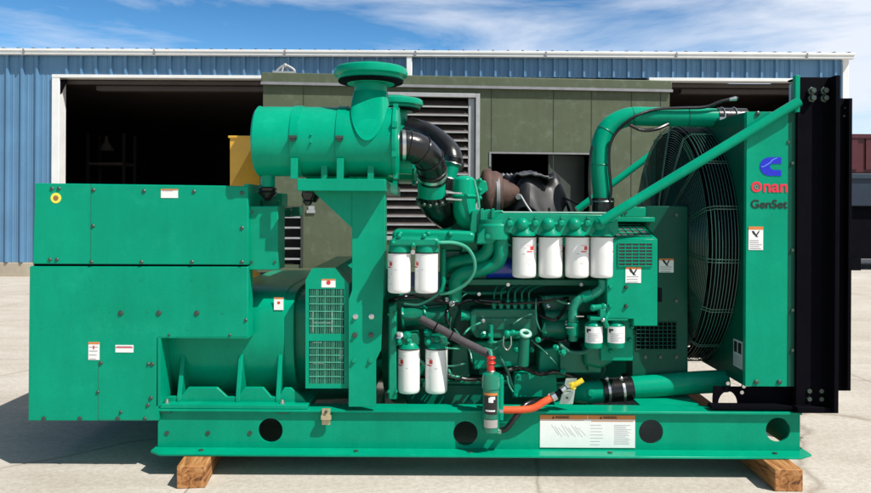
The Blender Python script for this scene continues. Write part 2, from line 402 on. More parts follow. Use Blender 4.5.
# ================================================================ OLIVE ENCLOSURE
dist = 8.6; s0 = dist/F
ex = (262.5-CX)*s0; ez = lambda py: H-(py-HY)*s0
enc = empty('generator_enclosure', (ex, dist-D, 0), 'faded olive green walk-in equipment enclosure with louvred vent, on a navy tank base', 'enclosure', rz=R(4.6))
def lx(px):  # pixel -> local x along the rotated front face
    t = (px-CX)/F; c, s = math.cos(R(4.6)), math.sin(R(4.6))
    return (t*dist-ex)/(c - t*s)
def lz(px, py):
    uy = (py-HY)-(px-CX)*ROLL; d = dist+lx(px)*math.sin(R(4.6)); return H-uy*d/F
EL = lx(669); ET = lz(262, 72.5); EB = lz(300, 268)
lou = (lx(386), lx(475), lz(430, 236), lz(430, 97)); opn = (lx(490.5), lx(590), lz(540, 226), lz(540, 154)); vnt = (lx(277), lx(301), lz(290, 268), lz(290, 208))
rect = lambda q: [(q[0], q[2]), (q[1], q[2]), (q[1], q[3]), (q[0], q[3])]
# front skin with the openings cut, the roof cap above it
p = holed([(0, EB), (EL, EB), (EL, lz(600, 87)), (0, lz(270, 84))], [rect(lou), rect(opn), rect((vnt[0], vnt[1], vnt[2]+.04, vnt[3]))], 0, .05, 'front_wall', OLIVE, enc)
# (built in local axes: undo the root shift that build() subtracts)
for v in p.data.vertices: v.co += Vector((ROOTLOC[enc.name].x, ROOTLOC[enc.name].y, 0))
def eb(mb, name, mt, par=None, bevel=0): return mb.build(name, mt, par or enc, bevel, local=True)
eb(MB().box(0, .05, .05, 2.4, EB, ET-.1).box(EL-.05, EL, .05, 2.4, EB, ET-.1).box(0, EL, 2.4, 2.45, EB, ET-.1), 'side_wall', OLIVE)
eb(MB().box(-.02, EL+.02, -.03, 2.48, lz(270, 84)+.005, ET), 'roof', OLIVE, bevel=.012)
eb(MB().box(-.02, EL+.02, -.055, -.03, lz(270, 84)-.012, lz(270, 84)+.02), 'drip_rail', GALVD)
for pxs in (303, 491, 553, 591, 631, 660):
    x = lx(pxs); eb(MB().box(x-.004, x+.004, -.004, .001, EB+.01, lz(pxs, 88)), 'panel_seam', OLIVED)
eb(MB().box(.06, EL-.06, 2.3, 2.38, EB, ET-.2).box(.06, EL-.06, .06, 2.3, EB+.01, EB+.05), 'interior_lining', DARKIN)
eb(MB().box(-.03, EL+.03, .04, 2.5, .0, EB-.05), 'fuel_tank', NAVY, bevel=.02)
eb(MB().box(-.06, EL+.05, -.05, 2.5, EB-.05, EB-.001), 'floor_frame', OLIVE, bevel=.006)
# louvre: frame + slanted blades
a, b, c, d = lou
fr = eb(MB().box(a-.05, a, -.03, .03, c-.05, d+.05).box(b, b+.05, -.03, .03, c-.05, d+.05).box(a, b, -.03, .03, d, d+.05).box(a, b, -.03, .03, c-.05, c).box(b-.085, b-.005, .02, .06, c, d), 'louvre_frame', GALV, bevel=.004)
z = c+.03
while z < d-.04:
    eb(MB().add([(a, .01, z), (b-.09, .01, z), (b-.09, .13, z+.085), (a, .13, z+.085), (a, .01, z+.012), (b-.09, .01, z+.012), (b-.09, .13, z+.097), (a, .13, z+.097)],
        [(0,3,2,1),(4,5,6,7),(0,1,5,4),(1,2,6,5),(2,3,7,6),(3,0,4,7)]), 'louvre_blade', mat('brown_grey_blade', (.085, .065, .055), .6, metal=.0, var=.3, scale=8), fr)
    eb(MB().box(a, b-.09, .001, .016, z-.006, z+.012), 'blade_lip', GALV, fr)
    z += .103
eb(MB().box(a-.02, b+.02, .30, .34, c-.02, d+.02), 'vent_backing', DARKIN, fr)
a, b, c, d = vnt
fr = eb(MB().box(a-.02, a, -.02, .03, c, d+.02).box(b, b+.02, -.02, .03, c, d+.02).box(a, b, -.02, .03, d, d+.02), 'vent_frame', OLIVED)
for k in range(6):
    z = d-.12-k*.125
    eb(MB().box(a, b, -.012, .02, z, z+.02), 'vent_blade', GALV, fr)
eb(MB().box(a, b, .1, .12, c, d), 'vent_backing', DARKIN, fr)
# hatch in the opening
a, b, c, d = opn
x = lx(550); eb(MB().add([(x, .06, c), (b, .25, c), (b, .25, d), (x, .06, d)], [(0,1,2,3)]).box(x-.01, x+.01, .05, .08, c, d), 'hatch_panel', OLIVED)
eb(MB().box(a-.02, b+.02, -.012, .02, d, d+.02).box(a-.02, a, -.012, .02, d-.16, d), 'hatch_trim', GALVD)
# white lifting bracket on the roof
x = lx(283); z = ET
eb(MB().tube([(x-.11, .05, z), (x-.07, .05, z+.05), (x+.0, .05, z+.10), (x+.06, .05, z+.085), (x+.12, .05, z+.04), (x+.10, .05, z)], .017, 8).tube([(x-.03, .03, z), (x-.01, .04, z+.09)], .013, 8).tube([(x+.05, .08, z), (x+.02, .07, z+.09)], .013, 8).sphere((x+.01, .05, z+.10), .028, 8, 6).box(x-.13, x+.14, -.01, .12, z, z+.02), 'lifting_bracket', GALV)
# hinge detail
x = lx(311); eb(MB().box(x-.05, x+.05, -.02, .0, lz(311, 213), lz(311, 210)).box(x-.03, x+.04, -.015, .0, lz(311, 210), lz(311, 206)), 'door_latch', GALV)

# ================================================================ YELLOW MACHINE beside it
yc = empty('yellow_cabinet', (-2.3, 5.6, 0), 'yellow steel machine housing showing beside the olive enclosure above the control cabinet', 'machine')
m = MB(); y0 = 5.6
P = lambda a, b, y: tuple(W(a, b, y))
m.add([P(230,138,y0), P(252,138,y0), P(252,147,y0), P(230,187,y0)], [(0,3,2,1)])
m.add([P(252,147,y0), P(230,187,y0), P(230,300,y0), (W(253,300,y0).x+.05, y0+.16, W(253,300,y0).z), (W(253,147,y0).x+.05, y0+.16, W(253,150,y0).z)], [(0,1,2,3,4)])
q = W(230,138,y0); w_ = W(252,138,y0)
m.add([(q.x, y0, q.z), (w_.x, y0, w_.z), (w_.x, y0+.8, w_.z), (q.x, y0+.8, q.z), (q.x, y0, 0), (q.x, y0+.8, 0), (w_.x+.05, y0+.8, 0), (w_.x+.05, y0+.16, 0), (w_.x+.05,y0+.16,w_.z), (w_.x+.05,y0+.8,w_.z)],
      [(0,1,2,3), (0,3,5,4), (7,6,9,8), (3,2,9,6,5)])
m.build('housing', YELC, yc)
MB().box(q.x-.02, w_.x+.01, y0-.02, y0+.02, q.z, q.z+.03).build('top_rail', YELC, yc, .005)

# ================================================================ RIGHT-HAND BACKGROUND
def far_box(px0, py0, px1, py1, y): return W(px0, py0, y), W(px1, py1, y)
yf = 12.2
rc = empty('red_container', (10.6, yf, 0), 'dark red steel container stacked on the dark blue one beyond the workshop corner', 'container')
a = W(848, 135, yf); b = W(848, 173, yf)
MB().box(a.x-.1, a.x+6, yf, yf+2.4, b.z, a.z).build('body', REDC, rc, .02)
for k in range(18):
    MB().box(a.x+.05+k*.33, a.x+.2+k*.33, yf-.03, yf+.0, b.z+.08, a.z-.08).build('corrugation', REDC, rc)
MB().box(a.x-.13, a.x+6, yf-.05, yf, a.z-.07, a.z+.02).build('top_rail', REDC, rc)
bc = empty('blue_container', (10.6, yf, 0), 'dark blue steel bin under the red container beyond the workshop corner', 'container')
c_ = W(848, 206, yf)
MB().box(a.x-.1, a.x+6, yf-.04, yf+2.4, c_.z, b.z-.004).build('body', TEAL, bc, .02)
MB().box(a.x-.12, a.x+6, yf-.09, yf-.04, b.z-.12, b.z-.03).build('top_rail', mat('bin_rail_paint', (.012, .03, .05), .5), bc)
MB().box(a.x+.15, a.x+6, yf+.1, yf+2.3, .25, c_.z-.004).build('underframe', BLACK, bc)
for xx in (a.x+.1, a.x+2.9, a.x+5.6): MB().box(xx, xx+.2, yf, yf+2.2, 0, .26).build('skid_foot', BLACK, bc)

# ================================================================ TIMBER BLOCKS
def timber(pc, yaw, label, x):
    o = MB().box(-.0655, .0655, 0, 2.02, 0, .1045).build('timber_block', WOOD, None, .004)
    o.location = (x, -.23, 0); o.rotation_euler = (0, 0, yaw); tag(o, label, 'block', 'timber blocks under the skid'); return o
timber(0, R(6.5), 'brown timber block with a dark knot, under the left end of the skid', W(191, 480, -.23).x)
timber(1, R(-1.0), 'brown timber block under the right end of the skid below the radiator', W(789, 480, -.23).x)

# ================================================================ GENERATOR SET
GX = Vector((0, .75, .105))
gen = empty('generator_set', GX, 'large green twelve-cylinder diesel generator set on a steel skid in the foreground', 'generator')
def part(mb, name, mt=GREEN, par=None, bevel=0): return mb.build(name, mt, par or gen, bevel)
ZS = W(435, 409.5, 0).z          # top of skid
ZB = .106
# ---- skid
xl, xr = W(158, 430, 0).x, W(800, 430, 0).x
sk = holed([(xl, ZB+.012), (xr, ZB+.012), (xr, ZS-.012), (xl, ZS-.012)],
    [circ(270.5, 430.5, 0, .061), circ(465.5, 433.5, 0, .061), circ(651, 432, 0, .061), circ(778, 430, 0, .061)], 0, .012, 'skid_rail', GREEN, gen)
def flange(x0, x1, y0, y1, z0, z1, ch, mb=None):
    mb = mb or MB(); pts = [(x0-.015, y1), (x0-.015, y0+ch), (x0+ch, y0), (x1-ch, y0), (x1+.03, y0+ch), (x1+.03, y1)]
    n = len(pts); return mb.add([(a, b, z0) for a, b in pts]+[(a, b, z1) for a, b in pts],
        [tuple(range(n-1, -1, -1)), tuple(range(n, 2*n))]+[(i, (i+1)%n, (i+1)%n+n, i+n) for i in range(n)])
part(flange(xl, xr, -.1, .1, ZB, ZB+.011, .045), 'bottom_flange', GREEN, sk, .002)
part(MB().box(xl, xr, -.022, .1, ZS-.012, ZS), 'top_flange', GREEN, sk, .002)
sk2 = holed([(xl, ZB+.012), (xr-.1, ZB+.012), (xr-.1, ZS-.012), (xl, ZS-.012)],
    [circ(270.5, 430.5, 0, .061), circ(465.5, 433.5, 0, .061), circ(651, 432, 0, .061)], 1.49, 1.502, 'skid_rail', GREEN, gen)
part(flange(xl, xr-.1, 1.4, 1.6, ZB, ZB+.011, .0), 'bottom_flange', GREEN, sk2)
part(MB().box(xl, xr-.1, 1.4, 1.52, ZS-.012, ZS), 'top_flange', GREEN, sk2)
for pxx in (168, 350, 560):
    x = W(pxx, 430, 0).x; part(MB().box(x, x+.09, .013, 1.489, ZB+.014, ZS-.014), 'cross_member', GREEN)
part(MB().box(xr-.035, xr-.02, .013, .45, ZB+.014, ZS-.014), 'hole_backing_plate', GREEN)  # added plate, keeps the right-hand rail hole dark
for pxx in (167, 208, 250): 
    c = W(pxx, 433, 0); part(MB().cyl((c.x, -.004, c.z), (c.x, .0, c.z), .011, seg=12), 'plug', BOLT, sk)
for pxx in (201, 356, 470, 610, 775):
    c = W(pxx, 452, -.05); part(MB().cyl((c.x, -.05, ZB+.011), (c.x, -.05, ZB+.016), .012, seg=12), 'flange_bolt', BOLT, sk)
br = part(MB().pbox(322, 409, 330, 425, -.03, -.018).pbox(321, 416, 331, 420, -.045, -.03), 'earth_bracket', BRASS)
c = W(326, 412, -.032); part(MB().cyl((c.x, -.042, c.z), (c.x, -.03, c.z), .007, seg=8), 'bolt', BOLT, br)

# ---- labels
def label(px0, py0, px1, py1, y, par, header=0, symbol=None, lines=0, name='warning_label', text_side=None):
    p = W(px0, py0, y); q = W(px1, py1, y); w = q.x-p.x; h = p.z-q.z
    o = part(MB().box(p.x, q.x, y-.0012, y, q.z, p.z), name, LABW, par)
    if header: part(MB().box(p.x, q.x, y-.002, y-.0012, p.z-header*h, p.z), 'header_band', LABO, par)
    t0 = p.z-header*h
    if symbol == 'fan':
        cx, cz, r = (p.x+q.x)/2, t0-.2*h, .3*w
        m = MB()
        for poly in ([(-.95,.75),(-.5,.8),(-.1,.2),(.05,-.05),(.45,.55),(.9,.95),(.7,.4),(.25,-.3),(.6,-.65),(.0,-.6),(-.3,-.2),(-.65,.1)],):
            m.prism([(cx+a*r, cz+b*r) for a, b in poly], y-.002, y-.0012)
        part(m, 'hazard_symbol', LABK, par)
    if symbol == 'dot':
        c = ((p.x+q.x)/2, (p.z+q.z)/2+.08*h); part(MB().cyl((c[0], y-.002, c[1]), (c[0], y-.0012, c[1]), .16*w, seg=10), 'hazard_symbol', LABR, par)
    if lines:
        m = MB(); zt = t0-(.45*h if symbol else .14*h); zb = q.z+.08*h; n = lines
        for k in range(n):
            z = zt-(zt-zb)*k/max(1, n-1); ww = w*random.uniform(.6, .84)
            m.box(p.x+.08*w, p.x+.08*w+ww, y-.0018, y-.0012, z-.004*1.0, z)
        part(m, 'printed_lines', LABG, par)
    return o
sl = label(540, 415, 635, 448, -.002, sk, header=0, lines=0, name='instruction_label')
p = W(540, 415, -.003); q = W(635, 448, -.003); w = q.x-p.x; h = p.z-q.z
part(MB().box(p.x, p.x+w*.497, -.0042, -.0032, p.z-.13*h, p.z).box(p.x+w*.503, q.x, -.0042, -.0032, p.z-.13*h, p.z), 'header_band', LABO, sk)
for fx in (.16, .66):
    m = MB().prism([(p.x+w*fx-.016, p.z-.115*h), (p.x+w*fx-.004, p.z-.115*h), (p.x+w*fx-.010, p.z-.02*h)], -.0052, -.0044)
    part(m, 'hazard_symbol', LABK, sk)
    t = text('WARNING', 0, 0, -.0036, w*.145, h*.085, LABK, sk); t0 = W(0, 0, -.0036)
    for v in t.data.vertices: v.co.x += p.x+w*fx-t0.x; v.co.z += p.z-.11*h-t0.z
m = MB(); random.seed(3)
for (fx, fw, za, zb, n) in ((.53, .16, .3, .9, 7), (.78, .18, .3, .88, 14)):
    for k in range(n):
        z = p.z-h*(za+(zb-za)*k/(n-1)); m.box(p.x+w*fx, p.x+w*(fx+fw*random.uniform(.6, 1)), -.0040, -.0034, z-.0014, z)
part(m, 'printed_lines', LABG, sk)
m = MB()
for k in range(9):
    x = p.x+w*(.12+.035*k); m.prism([(x, p.z-h*(.3+.04*(k%3))), (x+.003, p.z-h*(.3+.04*(k%3))), (x+.04, p.z-h*(.62+.05*(k%2))), (x+.037, p.z-h*(.62+.05*(k%2)))], -.0040, -.0034)
part(m, 'printed_diagram', mat('print_pale_grey', (.6, .58, .58), .6, var=0), sk)
part(MB().box(p.x, p.x+w*.46, -.0042, -.0034, p.z-.165*h, p.z-.15*h).box(p.x+w*.54, p.x+w*.98, -.0042, -.0034, p.z-.19*h, p.z-.17*h), 'header_line', LABO, sk)

# ---- control cabinet
YC = -.03
xk = W(158.5, 300, YC).x; xk0 = W(29.5, 300, YC).x
cab = part(MB().pprism([(29.5,266.2),(248,266.6),(248,337.5),(158.5,337.5),(158.5,421),(28,421)], YC, .07).box(xk0+.004, xk-.003, .072, 1.5, W(0,420,YC).z, W(0,185,YC).z-.012), 'control_cabinet', GREEN, None, .004)
up = part(MB().pprism([(35,183),(248.2,186),(248.2,264.9),(32.5,264)], YC-.004, .3), 'upper_cabinet', GREEN, cab, .004)
part(MB().pbox(34, 264, 247.5, 267, YC+.01, .06), 'seam_gasket', BLACK, cab)
def seam(pts, y, par, r=.0012):
    m = MB()
    for (a, b), (c, d) in zip(pts, pts[1:]):
        p = W(a, b, y); q = W(c, d, y); m.box(min(p.x, q.x)-r, max(p.x, q.x)+r, y-.0008, y+.002, min(p.z, q.z)-r, max(p.z, q.z)+r)
    part(m, 'panel_seam', mat('seam_shadow_gap', (.0015, .17, .095), .6, var=0), par)
seam([(91,184.5),(91,264)], YC-.004, cab); seam([(98.5,362),(98.5,420)], YC, cab); seam([(98.5,420),(158,420)], YC, cab)
part(MB().pbox(244, 183.8, 248.6, 186.5, YC+.0, .25), 'top_lip', GREEN, cab)
for k, (a, b) in enumerate(((52,188.5),(59,188.5),(93.5,190),(144,191),(194,191.5),(93,226),(50,259.5),(57,259.5),(91.5,262),(141.5,262),(192,262),(242,262),(242,228),(242,193))):
    c = W(a, b, YC-.004); part(MB().lathe([(.0095,0),(.0095,.003),(.006,.006)], (c.x, YC-.004, c.z), (0,-1,0), 10), 'panel_bolt', BOLT, cab)
for (a, b, r) in ((121,313,.013),(159,313,.013),(197,313,.013),(101,363,.010),(148.5,364,.008),(152.5,364,.010),(169,335,.006),(246,320,.008),(230,335,.007),(98,392,.008),(151,398,.010),(148,405,.009),(44,418.5,.011),(80,418.5,.011),(118,418.5,.011),(145,418.5,.009),(121,412,.008)):
    c = W(a, b, YC); part(MB().lathe([(r,0),(r,.004),(r*.6,.007)], (c.x, YC, c.z), (0,-1,0), 10), 'panel_bolt', BOLT, cab)
for (a, b) in ((41,328),(91,329),(139,329),(187,329),(223,313),(148,312),(110,312),(91,280),(141,280),(192,280)):
    c = W(a, b, YC); part(MB().cyl((c.x, YC-.0015, c.z), (c.x, YC, c.z), .0045, seg=8), 'rivet', CASTG, cab)
label(161, 189, 178, 198, YC-.0045, cab, 0, None, 1, 'data_label')
p = W(161, 190, YC-.005); q = W(178, 190, YC-.005); part(MB().box(p.x, q.x, YC-.0072, YC-.006, p.z, p.z+.006), 'header_band', LABO, cab)
label(88.5, 342, 99.5, 360, YC-.0005, cab, .12, None, 4); c = W(94, 346.5, YC); part(MB().box(c.x-.004, c.x+.003, YC-.003, YC-.0018, c.z-.012, c.z+.004), 'hazard_symbol', LABR, cab)
label(115.5, 345, 133.5, 352.5, YC-.0005, cab, 0, None, 1, 'data_label')
p = W(116, 345, YC); q = W(133, 345, YC); part(MB().box(p.x, q.x, YC-.0028, YC-.0018, p.z-.014, p.z-.009), 'printed_lines', LABR, cab)
c = W(56, 198, YC-.004); part(MB().cyl((c.x, YC-.0055, c.z), (c.x, YC-.004, c.z), .026, seg=28), 'round_label', LABY, cab)
part(MB().cyl((c.x, YC-.0065, c.z), (c.x, YC-.0055, c.z), .013, seg=20), 'round_label_centre', mat('label_brown', (.30, .14, .05), .5), cab)
# vertical edge of notch: return flanges
part(MB().pbox(157, 337.5, 160.5, 406, YC, .9).pbox(158, 335, 248, 338.5, YC+.002, .5), 'notch_flange', GREEN, cab)
# ---- junction box beside the cabinet
jb = part(MB().pprism([(248.6,206),(278,206),(278,270),(248.6,270)], -.005, .16), 'junction_box', GREEN, None, .004)
part(MB().pbox(249, 193, 282, 207, .30, .45), 'junction_box_lid', GREEN, jb, .004)
part(MB().pbox(249, 199, 279, 201, .22, .24).pbox(262, 198, 274, 207, .23, .29), 'cable_gland', CASTG, jb)
c = W(252, 192, .3); part(MB().tube([P(250,190,.3), P(256,188,.3), P(262,192,.32)], .012, 8), 'cable', BLACK, jb)
for (a, b) in ((251.5,262),(275,262),(252,212)):
    c = W(a, b, -.005); part(MB().cyl((c.x, -.010, c.z), (c.x, -.005, c.z), .007, seg=8), 'panel_bolt', BOLT, jb)
# black terminal items right of the box
part(MB().pbox(279, 209, 290, 217, .5, .7).pbox(292, 207, 299, 216, .5, .6), 'terminal_block', DARKG, jb)

# ---- alternator
az = .485; AR = .365; AY = .75
xa0, xa1 = W(162, 340, .5).x, W(306, 340, .45).x
def shell(secs, ztop):      # flat-fronted barrel: tight top corners, rounded belly
    m = MB(); n = 72
    for x, k, zt_ in secs:
        for i in range(n):
            t = 2*math.pi*i/n; c, s = math.cos(t), math.sin(t); e = 2/6 if s > 0 else 2/2.05
            yy = (abs(c)**e)*(1 if c > 0 else -1)*.67*k; zz = (abs(s)**e)*(1 if s > 0 else -1)
            m.v.append((x, AY+yy, .67+(zz*(zt_-.67) if zz > 0 else zz*.54*k)))
    q = len(secs)
    for j in range(q-1):
        for i in range(n): i2 = (i+1) % n; m.f.append((j*n+i, (j+1)*n+i, (j+1)*n+i2, j*n+i2))
    m.f.append(tuple(range(n))); m.f.append(tuple((q-1)*n+i for i in range(n-1, -1, -1)))
    return m
zhi = W(260, 287, .16).z; zlo = W(210, 298, .16).z
xc0, xc1 = W(214, 298, .1).x, W(226, 287, .1).x
alt = part(shell([(xa0, .88, zlo-.04), (xa0+.01, .95, zlo-.01), (xa0+.04, 1, zlo), (xc0, 1, zlo), (xc1, 1, zhi), (xa1-.05, 1, zhi), (xa1-.046, .99, zhi-.006), (xa1, .99, zhi-.006)], zhi), 'alternator', GREEN)
x0 = W(304, 340, .4).x; x1 = W(348, 340, .4).x
part(shell([(x0, .9, zhi-.03), (x1+.05, .88, zhi-.05)], zhi), 'adaptor_housing', CASTG, alt)
label(274, 297.5, 283.5, 310, .079, alt, .12, 'dot', 0)
# feet
ft = part(MB().pprism([(158,406),(158,400),(170,396.5),(181,396.5),(188,387.5),(217,387.5),(227,397),(238,397),(245,387.5),(263,387.5),(271,397),(279,397),(284,388),(291,388),(301,396),(306,402),(306,406)], .04, .06), 'mounting_foot', GREEN, alt, .003)
p = W(158, 406, 0); q = W(308, 406, 0)
part(MB().box(p.x, q.x, -.015, .3, ZS+.001, ZS+.022), 'foot_plate', GREEN, ft, .003)
for pxx in (180, 238.5, 278.5):
    x = W(pxx, 370, .05).x
    z0 = ZS+.02
    m = MB(); t = .011
    pts = [(.035, z0), (.035, z0+.02), (.10, W(0,347,.1).z-.0), (.13, W(0,345,.1).z+.0), (.45, W(0,345,.1).z+.0), (.45, z0)]
    m.add([(x-t, a, b) for a, b in pts]+[(x+t, a, b) for a, b in pts], [tuple(range(5,-1,-1)), tuple(range(6,12))]+[(i, (i+1)%6, (i+1)%6+6, i+6) for i in range(6)][::1])
    part(m, 'gusset', GREEN, ft, .003)
for pxx in (166, 282):
    c = W(pxx, 397, .0); part(MB().lathe([(.016,0),(.016,.008),(.009,.009),(.009,.02)], (c.x, .015, ZS+.022), (0,0,1), 10), 'foot_bolt', STEEL, ft)
for pxx in (164, 282):
    c = W(pxx, 410, -.02); part(MB().box(c.x-.03, c.x+.03, -.016, .0, ZS-.022, ZS-.013), 'shim_plate', DARKG, ft)

# ---- drive-end vent cover with mesh guards
vc = part(MB(), 'dummy') if False else None
o1 = [(305.5,388.5),(305.5,280),(312,268.5),(334,268.5),(349,284),(349,388.5)]
Y5 = -.005
pts = [(W(a,b,Y5).x, W(a,b,Y5).z) for a, b in o1]
hl = [[(W(a,b,Y5).x, W(a,b,Y5).z) for a, b in ((309,289),(344,289),(344,334),(309,334))], [(W(a,b,Y5).x, W(a,b,Y5).z) for a, b in ((309,341),(344,341),(344,384),(309,384))]]
vc = holed(pts, hl, Y5, Y5+.012, 'vent_cover', GREEN, gen)
m = MB(); n = len(pts)
for i in range(n):
    (a, b), (c, d) = pts[i], pts[(i+1)%n]
    if i == 5: continue
    m.add([(a, Y5+.002, b), (c, Y5+.002, d), (c, .9, d), (a, .9, b)], [(0,1,2,3)])
part(m, 'cover_side', GREEN, vc)
for q in ((309,289,344,334), (309,341,344,384)):
    m = MB(); p0 = W(q[0], q[1], Y5); p1 = W(q[2], q[3], Y5)
    nx, nz = 22, 6
    for k in range(1, nx): 
        x = p0.x+(p1.x-p0.x)*k/nx; r = .0022 if k % 5 == 0 else .0011
        m.box(x-r, x+r, Y5+.002, Y5+.008, p1.z-.003, p0.z+.003)
    for k in range(1, nz):
        z = p0.z+(p1.z-p0.z)*k/nz; m.box(p0.x-.003, p1.x+.003, Y5+.0, Y5+.006, z-.0022, z+.0022)
    part(m, 'mesh_guard', mat('worn_mesh_green', (.07,.38,.25), .35, var=.3, scale=30), vc)
part(MB().box(pts[0][0]+.01, pts[5][0]-.01, Y5+.11, Y5+.13, pts[0][1]+.02, pts[1][1]-.01), 'inner_baffle', BLACK, vc)
label(321.5, 279, 335.5, 287.5, Y5-.0, vc, .16, 'dot', 0)
m = MB()
for (a, b, c, d) in ((312,312,314,333),(331,310,333,333),(314,322,331,323.5)): m.pbox(a, b, c, d, Y5+.03, Y5+.034)
part(m, 'lead_clip', STEEL, vc); part(MB().pbox(339, 350, 343, 359, Y5+.03, Y5+.034), 'terminal_tag', LABW, vc)
part(MB().pbox(313, 342, 322, 343, Y5+.02, Y5+.024).pbox(313, 363, 324, 364, Y5+.02, Y5+.024), 'lead_clip', STEEL, vc)

# ---- air cleaner bracket
Y6 = .0
bk = part(MB().pprism([(352,191),(385,191),(385,262),(383,300),(381,350),(376,360),(376,407),(348.5,407),(348.5,300),(352,290)], Y6-.035, Y6-.017), 'bracket_column', GREEN, None, .002)
part(MB().pprism([(384.0,191),(385,191),(385,262),(383,300),(382,300),(384,262)], -.017, .12).pprism([(352,191),(353.2,191),(353.2,300),(352,300)], -.017, .10), 'column_return', GREEN, bk)
part(MB().pprism([(313,191.5),(352,191.5),(352,228)], -.030, -.018), 'tray_gusset', GREEN, bk)
tr = part(MB().pbox(297, 178.5, 385.5, 191.2, -.14, 1.30), 'tray', GREEN, bk, .003)
part(MB().pprism([(352,191.5),(385,191.5),(385,407),(352,407)], 1.26, 1.275), 'rear_column', GREEN, bk)
for (a, b, mt) in ((355.5,316.5,STEEL),(371.5,316.5,STEEL),(354,360.5,CASTG),(370.5,360.5,CASTG),(355,335,BOLT),(371,335,BOLT)):
    c = W(a, b, -.035); part(MB().lathe([(.014,0),(.014,.004),(.009,.005),(.009,.014)], (c.x, -.035, c.z), (0,-1,0), 8), 'column_bolt', mt, bk)
c = W(308, 195, -.02); part(MB().lathe([(.03,0),(.033,.02),(.022,.04),(.026,.05),(.012,.07)], (c.x, -.02, W(308,191,-.14).z), (0,0,-1), 16), 'drain_plug', RUBBER, bk)
# ---- air cleaners
def air_cleaner(dx, yc, first):
    YA = .03; c0 = W(251, 141, -.12); c1 = W(398, 143, -.12); zc = W(251, 141.5, YA).z; Rr = .178; x0 = c0.x+dx; x1 = c1.x+dx; L_ = x1-x0
    ac = part(MB().lathe([(.12,0),(Rr-.012,.0),(Rr,.010),(Rr,.014),(Rr-.003,.022),(Rr-.003,L_-.03),(Rr+.006,L_-.028),(Rr+.006,L_-.012),(Rr-.02,L_),(.10,L_+.004)], (x0, yc, zc), (1,0,0), 72), 'air_cleaner', GREEN)
    ox = lambda px: W(px, 141, YA).x+dx
    # inlet neck with saddle and cap
    cx = ox(370.5); zt = W(0, 84, YA).z
    part(MB().lathe([(.092, 0), (.088, .08), (.083, .14), (.083, zt-zc-.11), (.083, zt-zc-.0)], (cx, yc, zc+.11), (0,0,1), 40), 'inlet_neck', GREEN, ac)
    m = MB()       # saddle skirt running down the barrel to a point
    n = 24; vs = []
    for k in range(n+1):
        t = -math.pi/2+math.pi*k/n      # around the front half of neck
        wx = .094*math.sin(t)
        depth = .25*max(0, math.cos(t))**.8
        ang = math.radians(8)+depth/Rr*1.05   # angle from the top of the barrel toward camera
        ang = math.acos(max(-1, min(1, 1)))+depth/Rr*1.15
        vs.append((cx+wx, yc-(Rr+.006)*math.sin(ang), zc+(Rr+.006)*math.cos(ang)))
    for k in range(n+1):
        t = -math.pi/2+math.pi*k/n; vs.append((cx+.087*math.sin(t), yc-.087*math.cos(t), zc+.25))
    m.add(vs, [(k, k+1, n+2+k, n+1+k) for k in range(n)])
    if first: part(m, 'neck_saddle', GREEN, ac)
    part(MB().lathe([(.085,-.012),(.118,-.012),(.122,-.004),(.152,.004),(.166,.010),(.166,.022),(.184,.030),(.186,.042),(.182,.062),(.170,.070),(.14,.076),(.05,.080)], (cx, yc, zt+.02), (0,0,1), 64), 'inlet_cap', GREEN, ac)
    part(MB().lathe([(.12,-.008),(.162,-.002),(.164,.006),(.13,.008)], (cx, yc, zt+.018), (0,0,1), 48), 'cap_lower_ring', BLACK, ac)  # black ring beneath the cap
    for pxx in (300.5, 344.5):
        x = ox(pxx)
        st = part(MB().lathe([(Rr-.004,-.022),(Rr+.002,-.022),(Rr+.002,.022),(Rr-.004,.022)], (x, yc, zc), (1,0,0), 72, cap=False), 'strap', GREEN, ac)
        if first:
            yf_ = yc-Rr
            part(MB().box(x-.018, x+.018, yf_-.03, yf_+.01, zc+.0, zc+.012).box(x-.012, x+.012, yf_-.022, yf_+.004, zc-.014, zc), 'strap_latch', BOLT, st)
            part(MB().box(x-.017, x+.017, -.136, -.118, W(300,179,-.13).z, W(300,158,-.13).z), 'strap_leg', GREEN, st, .002)
    for pxx in (328, 373): 
        x = ox(pxx); part(MB().box(x-.015, x+.015, yc-.12, yc-.10, zc-Rr-.03, zc-Rr+.06), 'support_tab', GREEN, ac)
    x = ox(268); part(MB().cyl((x, yc, zc-Rr+.02), (x, yc, zc-Rr-.055), .036, seg=24), 'drain_stub', GREEN, ac)
    part(MB().lathe([(.036,0),(.048,.008),(.042,.02),(.05,.03),(.03,.05),(.012,.07)], (x, yc, zc-Rr-.05), (0,0,-1), 20), 'dust_valve', RUBBER, ac)
    for k in (-1, 1):
        if first: part(MB().sphere((ox(317), yc-Rr+.001, zc+.018*k), .006, 8, 6), 'stud', GREEN, ac)
    for k in range(8):
        t = math.pi*(k+.5)/4; part(MB().box(x1-.028, x1-.004, yc+(Rr+.006)*math.cos(t)-.012, yc+(Rr+.006)*math.cos(t)+.012, zc+(Rr+.006)*math.sin(t)-.014, zc+(Rr+.006)*math.sin(t)+.014), 'rim_clamp', GREEN, ac)
    return ac, x1, zc
ac1, x1, zc = air_cleaner(0, .03, True)
ac2, _, _ = air_cleaner(.06, 1.08, False)
